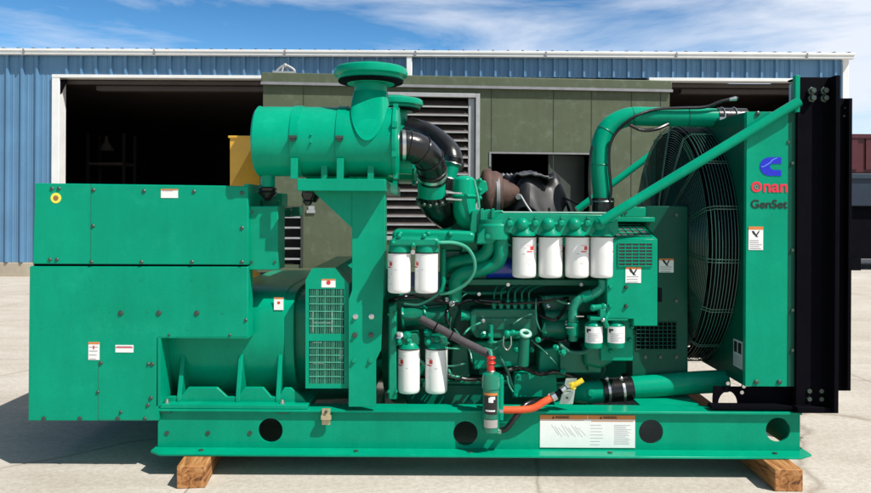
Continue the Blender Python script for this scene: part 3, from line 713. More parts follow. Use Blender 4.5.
# elbow hose + pipes
hp = [P(398,145.5,.03), P(408,145.5,.035), P(420,150,.06), P(429,159,.12), P(432,170,.18), P(432,180,.22)]
eh = part(MB().tube(hp, .076, 28, 8), 'elbow_hose', RUBBER)
for i in (1, 2, 3, 4):
    a = Vector(hp[i]); d = (Vector(hp[i+1])-Vector(hp[i-1])).normalized(); part(MB().torus(a, d, .077, .0045, 36, 8), 'hose_ridge', RUBBER, eh)
for i, j in ((0, 1), (5, 4)):
    a = Vector(hp[i]); d = (Vector(hp[j])-a).normalized()
    a2 = a + d*.02; part(MB().cyl(a2, a2+d*.017, .080, seg=32), 'hose_clamp', STEEL, eh)
pi = part(MB().cyl(P(431.5,178,.22), P(431.5,196,.25), .074, seg=32), 'turbo_inlet_pipe', GREEN)
ih = part(MB().tube([P(431,193,.27), P(433,200,.28), P(438,208,.32), P(446,215,.42)], .080, 24, 6), 'lower_hose', RUBBER)
for q in ((432,197,.274),(435,204,.30)): part(MB().torus(P(*q), Vector((.15,.2,-1)), .080, .009, 32, 8), 'hose_ridge', RUBBER, ih)
for a in range(5):
    part(MB().sphere(W(418+a*6, 206-abs(a-2)*1.2, .19), .012, 8, 6), 'clamp_screw', BOLT, ih)
part(MB().cyl(P(396,163,.12), P(412,164,.12), .055, seg=24), 'canister_outlet_stub', GREEN, ac1)
# second (rear) hose
h2 = part(MB().tube([P(408,128,1.05), P(430,136,1.0), P(448,152,.85), P(452,168,.8)], .075, 24, 8), 'elbow_hose', RUBBER)
part(MB().cyl(P(453,161,.62), P(448,179,.62), .045, seg=24), 'rear_inlet_pipe', GREEN, h2)
part(MB().cyl(P(454,157,.62), P(452.6,163,.62), .05, seg=24), 'rear_hose_sleeve', RUBBER, h2)
part(MB().cyl(P(448.5,178,.62), P(446,190,.62), .052, seg=24), 'rear_hose_sleeve', RUBBER, h2)
for q in ((452.8,163), (448.5,178)): part(MB().torus(P(q[0], q[1], .62), Vector((-.25,0,-1)), .050, .004, 32, 6), 'hose_clamp', STEEL, h2)
# ---- charge air pipe and upper manifold casting
Ym = .30
cp = part(MB().tube([P(464,180,Ym), P(464,200,Ym), P(465,213,Ym), P(472,221,Ym), P(486,222,Ym), P(500,222,Ym)], .062, 28, 8), 'charge_air_pipe', GREEN)
part(MB().sphere(P(464,181,Ym), .061, 20, 10, (1,1,.5)), 'pipe_crown', GREEN, cp)
part(MB().torus(P(464,196,Ym), (0,0,1), .063, .008, 32, 8), 'joint_band', GREEN, cp)
for (a, b, c, d) in ((474,180,478,204),): 
    part(MB().tube([P(a,b,.2), P(c,d-6,.2), P(c+1,d+4,.2)], .007, 8), 'vent_tube', mat('pale_green_line', (.05,.34,.22), .3), cp)
part(MB().pprism([(476,179),(486,181),(488,190),(480,196),(476,204)], .34, .46), 'actuator_bracket', GREEN, cp, .003)
for a in (180, 190, 198): part(MB().sphere(P(480,a,.33), .012, 8, 6), 'bracket_bolt', CASTG, cp)
for b in (206.5, 213): part(MB().cyl(P(446,b-14,.22), P(462,b-13,.22), .006, seg=8), 'stud', STEEL, cp)
mf = part(MB().pprism([(472,211),(478,209),(484,211),(489,209),(494,211),(502,210),(506,213),(506,238),(470,238),(470,226)], .18, .42), 'manifold_casting', CASTG, None, .005)
for a in (482, 493): part(MB().pprism([(a-1.5,208.5),(a+1.5,208.5),(a+2,240),(a-2,240)], .165, .18), 'casting_rib', CASTG, mf, .002)
# ---- filter header
Yh = .04
fh = part(MB().pprism([(476,244),(478,234),(490,222),(503,212.5),(614,214.5),(618,219),(619,233),(612,237),(592,236.5),(588,234.5),(566,235.5),(540,234.5),(514,234.5),(506,232),(500,236),(492,244)], Yh, .2), 'filter_header', CASTG, None, .006)
part(MB().pbox(503, 211.6, 612, 213.2, Yh+.0, .3), 'header_rail', mat('pale_green_edge', (.35, .62, .50), .4), fh)  # paler than the header casting
for k, a in enumerate((509.5, 535, 561, 587)):
    part(MB().lathe([(.019,0),(.018,.014),(.010,.022)], P(a, 223.5, Yh), (0,-1,0), 12), 'header_bolt', CASTG, fh)
    part(MB().lathe([(.009,0),(.009,.012)], P(a+1, 217.5, Yh), (0,-1,0), 8), 'header_bolt', CASTG, fh)
for a in (522, 548, 574, 600):
    part(MB().lathe([(.036,-.03),(.034,.01),(.026,.026),(.012,.036)], P(a, 224.5, Yh), (0,-1,0), 20), 'header_boss', CASTG, fh)
    part(MB().tube([P(a-1.5, 224, Yh-.012), P(a+6, 224, Yh-.006), P(a+12, 223, Yh-.002)], .008, 8), 'cast_web', CASTG, fh)
    part(MB().lathe([(.062,0),(.060,.012),(.045,.03),(.04,.06)], P(a+1.5, 235.5, Yh+.03), (0,0,1), 28), 'filter_mount', CASTG, fh)
part(MB().lathe([(.010,0),(.010,.01)], P(590,219,Yh), (0,-1,0), 8).lathe([(.013,0),(.010,.01)], P(608,219,Yh), (0,-1,0), 8), 'header_bolt', CASTG, fh)
# coupling on the left end with two pipes going down
cpl = part(MB().lathe([(.055,0),(.078,.0),(.080,.01),(.080,.07),(.07,.08),(.07,.10)], P(494,239,.10), (0,0,1), 30), 'pipe_coupling', CASTG)
part(MB().lathe([(.013,0),(.013,.01)], P(488,236,.02), (0,-1,0), 8), 'coupling_bolt', CASTG, cpl)
part(MB().tube([P(501,238,.1), P(501,254,.1), P(495,264,.12), P(478,270,.14), P(462,274,.16), P(456,282,.18), P(455,300,.2)], .036, 18, 8), 'lower_pipe', CASTG, cpl)
part(MB().tube([P(489,238,.12), P(489,248,.12), P(482,256,.14), P(468,260,.18), P(452,263,.22), P(446,268,.25)], .034, 18, 8), 'lower_pipe', CASTG, cpl)
# ---- spin-on filters
def arc_patch(m, c, r, a0, a1, z0, z1, n=6):
    vs = []
    for k in range(n+1):
        t = R(a0+(a1-a0)*k/n); vs += [(c.x+r*math.sin(t), c.y-r*math.cos(t), z0), (c.x+r*math.sin(t), c.y-r*math.cos(t), z1)]
    return m.add(vs, [(2*k, 2*k+2, 2*k+3, 2*k+1) for k in range(n)])
def spin_filter(px, pt, pb, y, r, rot, head=True, hd=None):
    c = W(px, pt, y); zb = W(px, pb, y-r*.9).z; z0 = c.z; h = z0-zb
    f = part(MB().lathe([(r*.72,0),(r*.90,.003),(r*.985,.010),(r,.022),(r,h-.009),(r*1.03,h-.008),(r*1.03,h-.001),(r*.8,h)], (c.x, y, zb), (0,0,1), 40), 'spin_on_filter', WHITEC)
    part(MB().lathe([(r*1.035,h-.006),(r*1.035,h)], (c.x, y, zb), (0,0,1), 36, cap=False), 'seam_ring', RUBBER, f)
    m = MB(); rr = r*1.006; C_ = Vector((c.x, y, 0))
    arc_patch(m, C_, rr, rot-16, rot+14, z0-.375*h, z0-.345*h); arc_patch(m, C_, rr, rot+0, rot+20, z0-.325*h, z0-.235*h); arc_patch(m, C_, rr, rot-18, rot+18, z0-.22*h, z0-.21*h)
    part(m, 'red_print', LABR, f)
    m = MB(); arc_patch(m, C_, rr, rot-38, rot-24, z0-.425*h, z0-.405*h); arc_patch(m, C_, rr, rot+34, rot+46, z0-.425*h, z0-.405*h)
    for q in (.48, .52, .56, .60, .64): arc_patch(m, C_, rr, rot-20, rot-20+random.uniform(18, 38), z0-q*h, z0-(q-.006)*h)
    for q in range(4):
        a_ = rot+random.uniform(-45, 40); z_ = z0-random.uniform(.12, .8)*h; arc_patch(m, C_, rr, a_, a_+random.uniform(5, 16), z_-.003, z_)
    part(m, 'small_print', mat('print_faint', (.55,.53,.53), .6, var=0), f)
    return f
for a, rot in ((524.3, 22), (550.5, 70), (577, 25), (602, 60)): spin_filter(a, 236, 278.5, .10, .0615, rot)
for a, rot in ((399.5, -55), (426.5, -62)): spin_filter(a, 252, 294, -.10, .0565, rot)
for a, rot in ((409, -48), (436.5, -40)): spin_filter(a, 347.5, 395, .13, .0575, rot)
# left filter head + air manifold
lh = part(MB().pprism([(390,241),(393,238),(436,238),(440,241),(440,246),(390,246)], -.16, .10), 'filter_head', CASTG, None, .008)
for a in (400, 427): part(MB().lathe([(.058,0),(.056,.02),(.052,.04),(.046,.06)], P(a, 251.8, -.10), (0,0,1), 28), 'filter_mount', CASTG, lh)
for a, b in ((393,243),(399,236),(413,245),(424,236),(438,243)): part(MB().sphere(P(a, b, -.155), .013, 10, 8), 'head_bolt', CASTG, lh)
part(MB().lathe([(.007,0),(.012,.01),(.012,.018)], P(413, 252, -.10), (0,-1,0), 8), 'head_bolt', STEEL, lh)
am = part(MB().pprism([(392,232),(396,229.5),(470,231.5),(476,234),(476,243),(392,242)], .08, .42), 'air_manifold', GREEN, None, .014)
for a in (400, 428, 450): part(MB().sphere(P(a, 234, .08), .016, 10, 8), 'manifold_bolt', CASTG, am)
part(MB().pprism([(462,233),(478,233),(478,252),(462,252)], .20, .3).pprism([(440,244),(462,244),(462,250),(440,250)], .26, .4), 'manifold_flange', CASTG, am, .004)
part(MB().pprism([(440,250),(506,250),(506,281),(440,284)], .34, .6), 'head_cover', CASTG, None, .01)
part(MB().tube([P(443.5,249,.18), P(443.5,270,.18), P(443,286,.18), P(440,294,.18)], .014, 12), 'oil_line', CASTG)
part(MB().tube([P(439,242.5,-.12), P(455,243,-.06), P(467,248,.0), P(474,259,.03), P(474,272,.05), P(466,284,.07), P(452,292,.1), P(440,294,.12)], .009, 10, 8), 'fuel_line', mat('pale_green_line', (0,0,0)))
part(MB().tube([P(440,293,.13), P(430,300,.14), P(418,305,.15), P(404,304,.16)], .007, 8, 6), 'fuel_line', mat('dull_green_line', (.02,.15,.10), .35))
bh = part(MB().cyl(P(486,267,.3), P(520,267,.3), .062, seg=32), 'blue_motor', BLUEP)
part(MB().torus(P(488,267,.3), (1,0,0), .062, .006, 32, 6), 'motor_rim', BLUEP, bh)
# ---- engine core
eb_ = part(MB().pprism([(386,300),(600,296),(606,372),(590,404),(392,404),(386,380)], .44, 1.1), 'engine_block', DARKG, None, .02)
for k in range(6):
    a = 452+k*25.5
    hd_ = part(MB().pprism([(a-11.5,246),(a+11.5,246),(a+11.5,286),(a-11.5,286)], .30, .62), 'cylinder_head', DARKG, None, .01)
    part(MB().pprism([(a-9,250),(a+9,250),(a+9,262),(a-9,262)], .27, .3), 'rocker_cover', DARKG, hd_, .008)
    for q in (-8, 8): part(MB().lathe([(.010,0),(.010,.014)], P(a+q, 275, .30), (0,-1,0), 8), 'head_bolt', CASTG, hd_)
part(MB().pbox(446, 279, 606, 286, .26, .42), 'exhaust_shelf', DARKG, eb_, .004)
for a in (508, 581): part(MB().lathe([(.010,0),(.010,.01)], P(a, 284.5, .26), (0,-1,0), 8), 'shelf_bolt', STEEL, eb_)
part(MB().tube([P(462,291,.28), P(470,293,.28), P(500,293,.28), P(506,291,.28)], .011, 10), 'coolant_rail', DARKG, eb_)
part(MB().lathe([(.01,0),(.01,.01)], P(479,294,.27), (0,-1,0), 8), 'rail_clip', STEEL, eb_)
for a in (415, 445, 478, 512, 546, 580): part(MB().lathe([(.06,0),(.058,.012),(.03,.016)], P(a, 366, .44), (0,-1,0), 24), 'crankcase_door', DARKG, eb_)
for k in range(16): part(MB().lathe([(.009,0),(.009,.012)], P(400+k*12.2, 383+(k%2)*3, .43), (0,-1,0), 8), 'block_bolt', CASTG if k % 3 else STEEL, eb_)
op = part(MB().pprism([(400,384),(596,384),(586,408),(408,408)], .30, 1.2), 'oil_pan', DARKG, None, .015)
part(MB().pbox(398, 381, 598, 385, .27, 1.25), 'pan_flange', DARKG, op, .003)
fw = part(MB().cyl((W(384,0,.4).x, .75, .62), (W(398,0,.4).x, .75, .62), .40, seg=60), 'flywheel_housing', DARKG)
for k in range(20):
    t = 2*math.pi*k/20; x = W(398,0,.4).x
    part(MB().cyl((x, .75+.375*math.cos(t), .62+.375*math.sin(t)), (x+.014, .75+.375*math.cos(t), .62+.375*math.sin(t)), .012, seg=8), 'housing_bolt', CASTG, fw)
# injection pump
ip = part(MB().pprism([(470,312),(474,309),(536,309),(538,314),(538,334),(530,340),(476,338),(470,330)], .20, .36), 'injection_pump', DARKG, None, .008)
part(MB().cyl(P(462,315.5,.22), P(478,316.5,.24), .026, seg=20), 'pump_end_cap', CASTG, ip)
part(MB().cyl(P(461,315.5,.22), P(463.5,315.6,.22), .030, seg=8), 'cap_nut', GREEN, ip)
for k in range(6):
    a = 494+k*7
    part(MB().cyl(P(a,310,.22), P(a,300,.22), .011, seg=10).cyl(P(a,306,.22), P(a,303.5,.22), .015, seg=6), 'delivery_valve', CASTG, ip)
    part(MB().tube([P(a,300,.22), P(a+.5,292,.22), P(a+3+k,287,.25), P(a+8+k*3,283,.30)], .005, 6), 'injector_line', DARKG, ip)
part(MB().pprism([(478,318),(532,318),(532,330),(478,330)], .19, .2), 'pump_cover', DARKG, ip, .003)
for k in range(5): part(MB().lathe([(.006,0),(.006,.006)], P(481+k*12,319.5,.19), (0,-1,0), 8), 'cover_screw', CASTG, ip)
sm = part(MB().lathe([(.03,0),(.055,.006),(.058,.03),(.058,.20),(.05,.215),(.05,.26)], P(540,328,.26), (1,0,0), 28), 'starter_motor', DARKG)
part(MB().cyl(P(545,316,.24), P(578,316,.24), .028, seg=20), 'solenoid', DARKG, sm)
part(MB().pprism([(541,332),(545,322),(547,334)], .19, .21), 'lift_lug', CASTG, sm)
of = part(MB().torus(P(525.5,333.5,.08), (.1,-.55,1), .024, .009, 28, 8), 'oil_filler', mat('worn_pale_green', (.30,.62,.48), .35))
part(MB().lathe([(.020,0),(.026,.03),(.03,.16)], P(525,335,.08), (-.05,.15,-1), 20), 'filler_neck', DARKG, of)
part(MB().cyl(P(508,333,.10), P(520,333.5,.09), .012, seg=12).sphere(P(507,334,.10), .02, 10, 8).sphere(P(513,333,.10), .017, 10, 8), 'valve_fitting', CASTG, of)
part(MB().tube([P(504,336,.1), P(503.5,345,.1), P(507,350,.1), P(511,345,.1), P(511,336,.1)], .004, 6), 'wire_loop', STEEL, of)
# small tubing seen in the shadow
random.seed(11)
TL = mat('dull_green_line', (0,0,0)); PL = mat('pale_green_line', (0,0,0))
lines = [([(464,334),(470,328),(480,323)], PL, .006), ([(451,318),(450,328),(452,332)], TL, .003), ([(492,343),(500,341),(508,337)], PL, .005),
 ([(392,343),(400,340),(410,340)], PL, .005), ([(392,346),(402,344),(412,345)], PL, .005), ([(428,339),(440,341),(448,343)], PL, .005), ([(430,346),(446,348),(458,349)], PL, .005),
 ([(455,330),(464,342),(470,352),(472,362)], TL, .006), ([(438,364),(446,366),(455,366),(464,364)], TL, .006), ([(449,370),(452,376),(459,377)], PL, .006),
 ([(484,348),(492,350),(498,347)], PL, .005), ([(512,325),(522,318),(532,314)], TL, .005), ([(532,341),(545,352),(556,364)], TL, .005), ([(450,306),(458,300),(466,294)], TL, .004),
 ([(500,357),(508,372),(512,386)], TL, .008), ([(536,300),(536,318),(540,330)], TL, .005), ([(556,300),(570,304),(590,300)], TL, .006), ([(560,345),(570,352),(585,352),(594,346)], TL, .012), ([(420,360),(430,372),(424,386)], TL, .010)]
for pts, mt, r in lines:
    part(MB().tube([P(pts[0][0], pts[0][1], .42)] + [P(a, b, .14) for a, b in pts] + [P(pts[-1][0]+1, pts[-1][1]+1, .42)], r*.9, 8, 5), 'fluid_line', mt)
for (a, b, r, y) in ((452,304,.016,.14),(447,300,.012,.14),(399,336,.022,.1),(407,335.5,.022,.1),(400,342,.018,.1),(409,342,.016,.1),(428,333,.02,.1),(428,342,.018,.1),(437,340,.016,.1),(483,321,.012,.16),(483,335,.014,.14),(538,340,.016,.12),(556,348,.016,.12),(562,352,.022,.13),(567,324,.012,.2),(532,350,.012,.16),(490,335,.016,.15),(548,306,.012,.2),(420,310,.014,.25),(440,318,.012,.25),(516,350,.014,.2),(544,376,.016,.28),(563,372,.018,.2)):
    part(MB().lathe([(r*.7,-.02),(r,-.005),(r,.008),(r*.6,.012),(r*.6,.026)], P(a, b, y), (random.uniform(-.5,.3), -1, random.uniform(0,.8)), random.choice((6, 8, 12))), 'pipe_fitting', random.choice((CASTG, CASTG, GREEN, STEEL)))
for (q) in ([(395,335),(418,333),(420,345),(396,346)], [(424,337),(447,336),(448,346),(425,346)]):
    part(MB().pprism(q, .10, .2), 'filter_head', DARKG, None, .006)
for a in (409, 436.5): part(MB().lathe([(.056,0),(.05,.02),(.04,.03)], P(a, 347.5, .13), (0,0,1), 24), 'filter_mount', CASTG)
for k in range(10):
    a = 398+k*20; b = random.uniform(340, 372)
    part(MB().pprism([(a,b),(a+12,b-2),(a+13,b+14),(a+1,b+15)], random.uniform(.30,.40), .46), 'block_casting', DARKG, eb_, .006)
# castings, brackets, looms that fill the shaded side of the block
for q, y0_, y1_ in (([(395,300),(455,298),(460,310),(452,328),(398,332)], .30, .44), ([(540,296),(602,294),(604,312),(545,315)], .28, .44), ([(470,342),(520,340),(524,366),(474,370)], .26, .44),
                    ([(540,350),(562,346),(566,378),(538,380)], .24, .44), ([(452,345),(468,344),(470,378),(450,380)], .30, .44), ([(388,306),(396,304),(397,400),(388,400)], .10, .2), ([(515,374),(556,370),(558,398),(512,398)], .22, .44)):
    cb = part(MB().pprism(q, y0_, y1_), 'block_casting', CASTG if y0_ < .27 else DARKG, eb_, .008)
    for a, b in q: 
        cx_ = sum(p[0] for p in q)/len(q); cz_ = sum(p[1] for p in q)/len(q)
        part(MB().lathe([(.009,0),(.009,.004),(.006,.005),(.006,.012)], P(a+(cx_-a)*.18, b+(cz_-b)*.18, y0_), (0,-1,0), 6), 'casting_bolt', CASTG, cb)
part(MB().cyl(P(402,318,.24), P(448,314,.24), .05, seg=28), 'oil_cooler', DARKG, eb_)
for a, b in ((403,318),(425,316),(447,314)): part(MB().torus(P(a, b, .24), (1,0,.08), .05, .008, 32, 8), 'cooler_band', CASTG, eb_)
for pts, r_ in (([(390,300),(412,296),(436,300),(456,304),(470,300),(500,302)], .010), ([(446,286),(450,300),(446,316),(452,330)], .008), ([(540,300),(536,312),(552,320),(560,316),(568,302)], .008),
                ([(505,372),(520,368),(540,374),(556,372),(576,378)], .012), ([(398,372),(416,378),(440,374),(470,380),(500,376)], .010), ([(538,342),(548,338),(560,342),(568,338)], .009), ([(474,300),(490,304),(540,302),(566,298)], .007)):
    part(MB().tube([P(pts[0][0], pts[0][1], .4)]+[P(a, b, .20+.03*math.sin(i*2)) for i, (a, b) in enumerate(pts)]+[P(pts[-1][0], pts[-1][1], .4)], r_, 8, 6), 'wiring_loom', RUBBER)
for a in (470, 500, 530, 560, 590): part(MB().lathe([(.016,0),(.016,.01),(.010,.011),(.010,.02)], P(a, 402, .28), (0,-1,0), 10), 'pan_bolt', CASTG, op)
# dipstick / vertical bits
part(MB().cyl(P(491,325,.14), P(491,346,.14), .012, seg=10).cyl(P(491,341,.14), P(491,343,.14), .02, seg=10), 'fuel_valve_stem', CASTG)
# ---- woven sleeve hose from the engine down to the fuel filter
wh = part(MB().tube([P(421,319,.10), P(440,329,.07), P(462,341,.03), P(480,350,.0), P(491,356,-.035)], .021, 16, 8), 'sleeved_hose', SLEEVE)
for q in ((436,326.5,.077), (451.5,335,.052)): part(MB().torus(P(*q), Vector((.85,-.1,-.45)), .0215, .004, 20, 6), 'cable_tie', BLACK, wh)
# ---- fuel filter in front of the skid
ff = part(MB().lathe([(.030,0),(.040,.004),(.042,.012),(.042,.10),(.044,.104),(.044,.112),(.042,.116),(.042,.215),(.047,.218),(.047,.26),(.044,.285),(.03,.292)], P(491,432,-.07), (0,0,1), 36), 'fuel_filter', mat('dark_gloss_green', (.002,.20,.12), .25, coat=.4))
c = W(491, 400, -.07); C_ = Vector((c.x, -.07, 0)); za = W(0,397,-.11).z; 
m = MB(); arc_patch(m, C_, .0445, -52, 38, W(0,412,-.11).z, W(0,391,-.11).z, 10); part(m, 'filter_label', LABK, ff)
m = MB(); arc_patch(m, C_, .0450, -52, 38, W(0,393,-.11).z, W(0,390.5,-.11).z, 10); part(m, 'label_band', LABO, ff)
m = MB(); arc_patch(m, C_, .0450, -20, 10, W(0,400,-.11).z, W(0,395,-.11).z, 6); arc_patch(m, C_, .0450, -10, 22, W(0,397,-.11).z, W(0,394,-.11).z, 6); arc_patch(m, C_, .0450, -40, 22, W(0,409,-.11).z, W(0,407.5,-.11).z, 6); part(m, 'label_print', LABW, ff)
m = MB(); arc_patch(m, C_, .0445, -52, 42, W(0,425.5,-.11).z, W(0,417.5,-.11).z, 10); part(m, 'serial_plate', mat('dull_serial_plate', (.42,.40,.38), .4, metal=.3), ff)
part(MB().box(c.x+.044, c.x+.062, -.07, .0, W(0,418,-.07).z, W(0,375,-.07).z), 'filter_bracket', GREEN, ff, .002)
part(MB().tube([P(491,374,-.06), P(490.5,364,-.055), P(491,356,-.05)], .018, 12), 'red_hose_end', REDH, ff)
for b in (358, 363, 371): part(MB().torus(P(491,b,-.055), (0,0,1), .018, .005, 16, 6), 'hose_collar', STEEL if b == 371 else REDH, ff)
part(MB().cyl(P(491,356,-.05), P(490,350,-.045), .010, seg=8), 'hose_nut', PL, ff)
# orange hose
oh = part(MB().tube([P(501,410,-.05), P(515,410,-.055), P(532,408.5,-.055), P(544,402,-.05), P(553,397,-.04)], .0175, 16, 8), 'orange_hose', ORANGE)
part(MB().cyl(P(499,410,-.05), P(503,410,-.05), .023, seg=8), 'hose_collar', STEEL, oh)
part(MB().cyl(P(551.5,398,-.042), P(555.5,395.5,-.038), .023, seg=8), 'hose_collar', STEEL, oh)
part(MB().tube([P(555,396,-.04), P(560,392,-.035), P(566,387,-.03)], .014, 10), 'valve_body', BLACK, oh)
part(MB().cyl(P(561,391,-.037), P(565,388,-.03), .018, seg=8).cyl(P(548,394,-.04), P(551,397,-.04), .008, seg=8), 'valve_nut', STEEL, oh)
part(MB().tube([P(571,387,-.05), P(577,383.5,-.055), P(583,380,-.055)], .013, 10).cyl(P(571,383,-.05), P(574,389,-.05), .013, seg=10), 'valve_handle', YELH, oh)
part(MB().pprism([(566,378.5),(577,378.5),(573,404),(559.5,404)], -.012, -.009), 'valve_tag', TAGM, oh)
c = W(567, 398, -.012); part(MB().cyl((c.x, -.014, c.z), (c.x, -.012, c.z), .006, seg=10).pbox(563, 388, 571, 389, -.0135, -.012).pbox(563, 391, 571, 391.7, -.0135, -.012), 'tag_marking', BOLT, oh)
part(MB().tube([P(498,431,-.06), P(506,429,-.07), P(512,422,-.07), P(518,414,-.05), P(524,406,-.03), P(532,402,.0), P(540,401,.04)], .014, 12, 8), 'drain_hose', RUBBER)
part(MB().lathe([(.014,0),(.012,.02)], P(497,431,-.075), (.6,-.5,0), 10), 'drain_nut', STEEL)
part(MB().tube([P(507,376,.03), P(509,385,.03), P(513,392,.03)], .004, 6), 'wire_loop', PL)

# ---- pipe from the header down to the engine (right)
hp2 = part(MB().tube([P(603,280,.10), P(602,288,.10), P(592,295,.11), P(580,299,.12), P(573.5,308,.13), P(572.5,322,.14), P(573,340,.16)], .023, 16, 8), 'oil_hose', mat('green_braided_hose', (.004,.28,.17), .5, var=.3, scale=30, bump=.3, bscale=150))
part(MB().cyl(P(592,294.5,.11), P(583,298,.118), .029, seg=12), 'hose_coupling', CASTG, hp2)
part(MB().cyl(P(572.5,322,.14), P(573,334,.15), .031, seg=12), 'hose_coupling', CASTG, hp2)
part(MB().pbox(576, 316, 584, 317, .1, .12).pbox(566, 327.5, 574, 328.2, .1, .12), 'hose_clip', STEEL, hp2)

# ---- ventilated front box (belt end)
Yv = .06
vb = part(MB().pprism([(613,239),(657.5,239),(657.5,326),(633.5,326),(633.5,319),(607,319),(607,262),(613,262)], Yv, .5), 'fan_drive_guard', GREEN, None, .003)
# sloping upper vent
p0 = W(613, 239, Yv); p1 = W(657.5, 239, Yv); q0 = W(600, 219, Yv+.20); q1 = W(652, 221, Yv+.20)
m = MB(); m.add([p0, p1, (p1.x, .42, q1.z), (p0.x, .42, q1.z)], [(0,1,2,3)]); 
m.add([p1, (p1.x, .5, p1.z), (p1.x, .5, q1.z), (p1.x, .30, q1.z)], [(0,1,2,3)])
part(m, 'sloping_vent', GREEN, vb)
part(MB().pbox(604, 217, 655, 222, .24, .5).pbox(622, 207, 646, 217, .26, .29), 'guard_top', GREEN, vb, .003)
part(MB().cyl(P(625.5,212.5,.255), P(625.5,212.5,.27), .010, seg=8), 'tab_hole_bolt', BOLT, vb)
def grille(A, B, C_, D_, nx, nz, name, par, mt_bar, mt_back, r=.0028, off=Vector((0,-.004,0)), ny=None):
    """A top-left, B top-right, C bottom-right, D bottom-left"""
    m = MB()
    A, B, C_, D_ = map(Vector, (A, B, C_, D_))
    bk_ = MB(); bk_.add([A+off*.3, B+off*.3, C_+off*.3, D_+off*.3], [(0,3,2,1)]); part(bk_, 'vent_recess', mt_back, par)
    for k in range(nx+1):
        t = k/nx; m.cyl(A.lerp(B, t)+off, D_.lerp(C_, t)+off, r, seg=6)
    for k in range(nz+1):
        t = k/nz; m.cyl(A.lerp(D_, t)+off*1.3, B.lerp(C_, t)+off*1.3, r, seg=6)
    return part(m, name, mt_bar, par)
BACKM = mat('vent_shadow_recess', (.03,.045,.045), .6, var=.2)
MIDG = mat('brown_grey_slot', (.10,.085,.085), .6, var=.3)
grille(W(618,243,Yv), W(652,243,Yv), W(652,266,Yv), W(618,266,Yv), 5, 7, 'vent_grille', vb, GREEN, MIDG, .0030)
S = lambda px, py, t: Vector((W(px, py, Yv).x, Yv+t, 0))
ztop, zbot = q1.z, p0.z
def sl_(px, f):   # point on the sloping face, f=0 bottom, 1 top
    x = W(px, 239, Yv).x; return Vector((x, Yv+(.42-Yv)*f, zbot+(ztop-zbot)*f))
off = Vector((0, -.35, 1)).normalized()*.005
m_ = grille(sl_(619,.86), sl_(655,.86), sl_(654,.1), sl_(618,.1), 5, 5, 'vent_grille', vb, GREEN, MIDG, .0030, off)
label(625.5, 267, 641, 283, Yv-.001, vb, .13, 'fan', 3)
for a, b in ((610,287),(626,287),(610,306),(626,306)): part(MB().lathe([(.011,0),(.011,.006),(.007,.012)], P(a, b, Yv), (0,-1,0), 8), 'guard_bolt', CASTG if a < 620 else BOLT, vb)
part(MB().pbox(657.6, 288, 662, 302, .08, .1), 'guard_handle', BLACK, vb)
part(MB().pprism([(603,221),(612,219),(616,236),(604,238)], .14, .3), 'header_end', CASTG, vb, .006)
# lower mount box
lm = part(MB().pprism([(600,318.5),(633,318.5),(633,361),(601,361)], .14, .45), 'front_mount', GREEN, None, .004)
part(MB().pprism([(560,352),(601,352),(601,373),(560,373)], .20, .5).pprism([(588,340),(601,340),(601,373),(588,371)], .17, .2), 'mount_bracket', DARKG, lm, .004)
part(MB().pprism([(584,346),(602,345),(616,361),(600,370),(584,366)], .16, .3), 'gear_cover', DARKG, lm, .02)
for a, b in ((611,343),(611,351),(632,327),(630,340)): part(MB().sphere(P(a, b, .13), .012, 8, 6), 'mount_bolt', CASTG, lm)
# coolant filters
ch = part(MB().pbox(590, 317, 628, 321, .06, .14).pbox(600, 309, 606, 318, .06, .12), 'coolant_filter_head', CASTG, None, .004)
part(MB().cyl(P(592,308,.08), P(604,307,.08), .016, seg=12).sphere(P(604,307,.08), .022, 10, 8).sphere(P(593,308,.08), .018, 8, 6).tube([P(604,308,.08), P(608,313,.07), P(605,320,.06), P(607,327,.07)], .013, 8), 'filter_valve', CASTG, ch)
part(MB().sphere(P(603,320,.055), .012, 8, 6), 'valve_screw', STEEL, ch)
for a in (593.3, 615.5):
    c = W(a, 348, .10); h = W(a, 322, .10).z-c.z; r = .0455
    cf = part(MB().lathe([(.034,0),(.042,.004),(r,.014),(r,h*.86),(.038,h*.96),(.026,h),(.018,h+.02)], (c.x, .10, c.z), (0,0,1), 36), 'coolant_filter', CASTG)
    m = MB(); zt = W(a,327,.055).z; zb = W(a,343.5,.055).z; C0 = Vector((c.x, .10, 0)); arc_patch(m, C0, r+.001, -72, 72, zb, zt, 14); part(m, 'filter_label', LABW, cf)
    m = MB(); arc_patch(m, C0, r+.0016, -58, -28, zt-.022, zt-.012, 4); arc_patch(m, C0, r+.0016, -58, -44, zt-.032, zt-.012, 3); part(m, 'label_mark', LABK, cf)
    m = MB()
    for k in range(7): arc_patch(m, C0, r+.0016, -50, random.uniform(-5, 45), zt-.036-k*.0065, zt-.034-k*.0065, 6)
    part(m, 'printed_lines', LABG, cf)

# ---- dark side panel behind, with lower mesh and label
Yp = .30
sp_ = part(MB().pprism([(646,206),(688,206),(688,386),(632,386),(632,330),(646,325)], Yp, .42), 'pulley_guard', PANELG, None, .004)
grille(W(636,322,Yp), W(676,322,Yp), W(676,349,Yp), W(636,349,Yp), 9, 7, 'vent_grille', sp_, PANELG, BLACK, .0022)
label(659, 258.5, 673.5, 272.5, Yp-.001, sp_, .13, 'fan', 3)
for a, b in ((645,357),(660,357),(676,357),(676,301),(676,215)): part(MB().lathe([(.010,0),(.010,.008)], P(a, b, Yp), (0,-1,0), 8), 'guard_bolt', BOLT, sp_)
part(MB().pbox(632, 382, 688, 387, Yp-.01, .5), 'guard_foot', BLACK, sp_)

